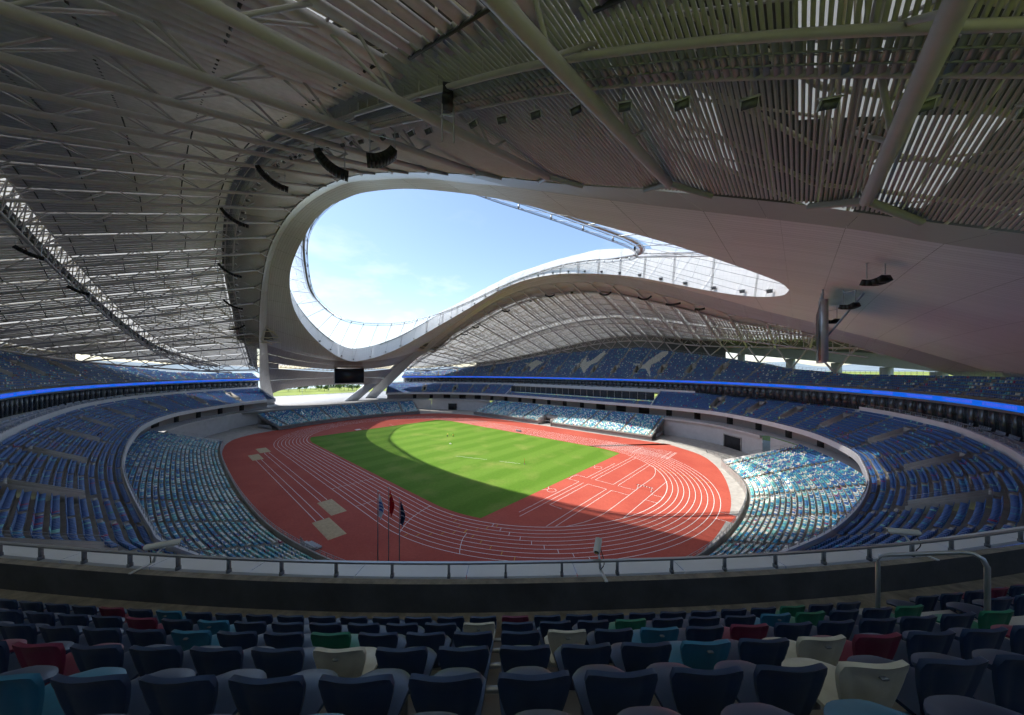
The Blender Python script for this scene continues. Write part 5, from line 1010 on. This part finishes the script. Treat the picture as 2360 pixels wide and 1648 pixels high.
# people
def person(p,h,rz,pose,cols,lb,hat=None):
    e=tag(empty('person',p),lb,'person'); e.rotation_euler=(0,0,rz)
    if pose=='bend': J=[(0,0,.92),(.12,0,1.12),(.42,0,1.28),(.55,0,1.30),(.66,0,1.27),(0,.10,.88),(.05,.12,.48),(-.04,.13,.06),(.10,.14,.03),(0,-.10,.88),(-.12,-.12,.48),(-.24,-.13,.07),(-.1,-.14,.03),(.42,.18,1.22),(.5,.22,.95),(.58,.18,.70),(.42,-.18,1.22),(.48,-.22,.95),(.58,-.18,.72)]
    else: J=[(0,0,.38),(.08,0,.60),(.22,0,.86),(.30,0,.98),(.34,0,1.08),(.02,.12,.36),(.36,.16,.46),(.26,.16,.07),(.40,.17,.03),(.02,-.12,.36),(.36,-.16,.44),(.22,-.16,.07),(.36,-.17,.03),(.22,.19,.80),(.40,.24,.56),(.58,.16,.40),(.22,-.19,.80),(.42,-.22,.56),(.60,-.12,.40)]
    R1=[.14,.13,.15,.06,.10,.10,.075,.05,.045,.10,.075,.05,.045,.065,.05,.04,.065,.05,.04]
    E_=[(0,1),(1,2),(2,3),(3,4),(0,5),(5,6),(6,7),(7,8),(0,9),(9,10),(10,11),(11,12),(2,13),(13,14),(14,15),(2,16),(16,17),(17,18)]
    me=bpy.data.meshes.new('body'); me.from_pydata([tuple(np.array(j)*h/1.72) for j in J],E_,[]); o=bpy.data.objects.new('body',me); COL.objects.link(o); o.parent=e
    md=o.modifiers.new('skin','SKIN'); 
    for k,v in enumerate(me.skin_vertices[0].data): v.radius=(R1[k],R1[k]); v.use_root=(k==0)
    s2=o.modifiers.new('sub','SUBSURF'); s2.levels=1; s2.render_levels=2
    m,n,b,ot=newmat('clothes'); tcx=n.nodes.new('ShaderNodeTexCoord'); sx=n.nodes.new('ShaderNodeSeparateXYZ'); n.links.new(tcx.outputs['Object'],sx.inputs[0]); cmp=n.nodes.new('ShaderNodeMath'); cmp.operation='GREATER_THAN'; cmp.inputs[1].default_value=J[0][2]*h/1.72+.02; n.links.new(sx.outputs[2],cmp.inputs[0]); mxx=n.nodes.new('ShaderNodeMixRGB'); mxx.inputs[1].default_value=(*cols[1],1); mxx.inputs[2].default_value=(*cols[0],1); n.links.new(cmp.outputs[0],mxx.inputs[0]); n.links.new(mxx.outputs[0],b.inputs[0]); me.materials.append(m)
    hd=np.array(J[4])*h/1.72+[.05,0,.06]
    def ball(nm,c,r,cm,zs=1,half=False):
        mb=MB(); th_=np.linspace(0,np.pi*(.5 if half else 1),7); G=np.array([[(c[0]+r*math.sin(a)*math.cos(q),c[1]+r*math.sin(a)*math.sin(q),c[2]+r*zs*math.cos(a)) for q in np.linspace(0,2*np.pi,11)] for a in th_]); grid(mb,G); o=bpy.data.objects.new(nm,mb.mesh(nm,True)); o.data.materials.append(cm); COL.objects.link(o); o.parent=e
    ball('head',hd,.105,M['skinc'],1.15); ball('hat',hd+[0,0,.02],.125,pmat('hat_'+lb[:6],hat or (.05,.04,.03),.7),1.0,True)
    # shirt sleeves end at the elbow: forearms and hands in skin tone
    mb=MB()
    for a,b in((14,15),(17,18)):
        A_=np.array(J[a])*h/1.72;B_=np.array(J[b])*h/1.72; path(mb,[A_,B_],[.05,.042],7); 
        for q in range(5): tubes(mb,[B_+[0,(q-2)*.016,0]],[B_+[.06,(q-2)*.02,-.05-.01*(q==2)]],.009,5)
    o=bpy.data.objects.new('forearm',mb.mesh('forearm',True)); o.data.materials.append(M['skinc']); COL.objects.link(o); o.parent=e
person((-12.6,8.2,.045),1.72,2.2,'bend',((.75,.68,.10),(.05,.06,.10)),'groundsman in yellow top bending over the grass, left of the pair',(.6,.55,.1))
person((-11.6,10.6,.045),1.70,-.6,'squat',((.70,.60,.06),(.03,.035,.05)),'groundsman in yellow top crouching on the grass, right of the pair',(.04,.04,.05))
c,nv=f2.at(f2.near(-15,-81),.5+.88*4.6,12.0+.5*4); person(tuple(c),1.72,2.6,'bend',((.02,.02,.025),(.03,.03,.04)),'worker in black with red cap bending among the left blue seats',(.45,.03,.03))
# trees beyond the end opening
def tree(x,y,h,lb,seed):
    r=np.random.default_rng(seed); e=tag(empty('tree',(x,y,0)),lb,'tree','trees beyond the end opening')
    mb=MB(); path(mb,[(x,y,0),(x+.2,y,h*.3),(x-.1,y+.2,h*.55)],[.28,.2,.1],6)
    for q in range(5): a=q*1.3; tubes(mb,[(x,y,h*.4)],[(x+math.cos(a)*h*.28,y+math.sin(a)*h*.28,h*.68)],.07,4)
    mb.build('trunk','bark',e)
    n=420; cl=r.normal(0,1,(9,3))*[h*.24,h*.24,h*.14]+[x,y,h*.68]; c=cl[r.integers(0,9,n)]+r.normal(0,1,(n,3))*[h*.11,h*.11,h*.085]; a=nrm(r.normal(0,1,(n,3))); b=nrm(np.cross(a,r.normal(0,1,(n,3)))); s_=.32+.25*r.random((n,1)); v=np.stack([c-a*s_-b*s_*.6,c+a*s_-b*s_*.6,c+a*s_+b*s_*.6,c-a*s_+b*s_*.6],1); mb=MB(); mb.add(v.reshape(-1,3),np.arange(n*4).reshape(-1,4)); mb.build('crown','leaf',e)
for k,(px,D,h) in enumerate([(664,430,9),(690,425,8),(703,430,9),(716,470,11),(728,480,12),(735,440,9),(748,430,8),(783,455,11),(793,440,10),(803,450,10),(812,445,9),(822,440,9)]):
    p=CAM[:2]+FWD*D+RGT*(px-1180)/725.9*D; tree(p[0],p[1],h,'leafy green tree beyond the end opening, %s from the left'%NUM(k+1),k)
p=CAM[:2]+FWD*520+RGT*(767-1180)/725.9*520; mb=MB(); box(mb,p[0]-5,p[0]+5,p[1]-11,p[1]+11,0,9); o=tag(empty('distant_building',(p[0],p[1],0)),'plain white block standing among the trees past the end opening','building'); mb.build('wall','pale',o)
for q in range(5): mb=MB(); box(mb,p[0]+5,p[0]+5.1,p[1]-9.5+4*q,p[1]-7.5+4*q,2,7); mb.build('window','glass',o)
# railing and planters on the podium edge
e=tag(empty('podium_fence',(-200,0,7.6)),'thin steel fence along the far podium edge','fence'); mb=MB()
for zz in(8.1,8.6,9.0): path(mb,[(-200,-70,zz),(-200,70,zz)],.04,4)
mb.build('rail','steel',e)
for y in np.arange(-70,71,10.): mb=MB(); tubes(mb,[(-200,y,7.6)],[(-200,y,9.1 if int(y)%20 else 15)],.09,5); mb.build('post','steel',e)
for q,(x,y) in enumerate([(-114,-2),(-114.5,15)]):
    e=tag(empty('barrier_row',(x,y,7.6)),'short run of steel barriers on the podium, %s'%['left run','right run'][q],'barrier'); mb=MB()
    for k in range(5): path(mb,[(x,y+2.1*k-4,7.65),(x,y+2.1*k-4,8.7),(x,y+2.1*k-2.1,8.7),(x,y+2.1*k-2.1,7.65)],.04,4); tubes(mb,[(x,y+2.1*k-4,8.2)],[(x,y+2.1*k-2.1,8.2)],.03,4)
    mb.build('frame','postgrey',e)
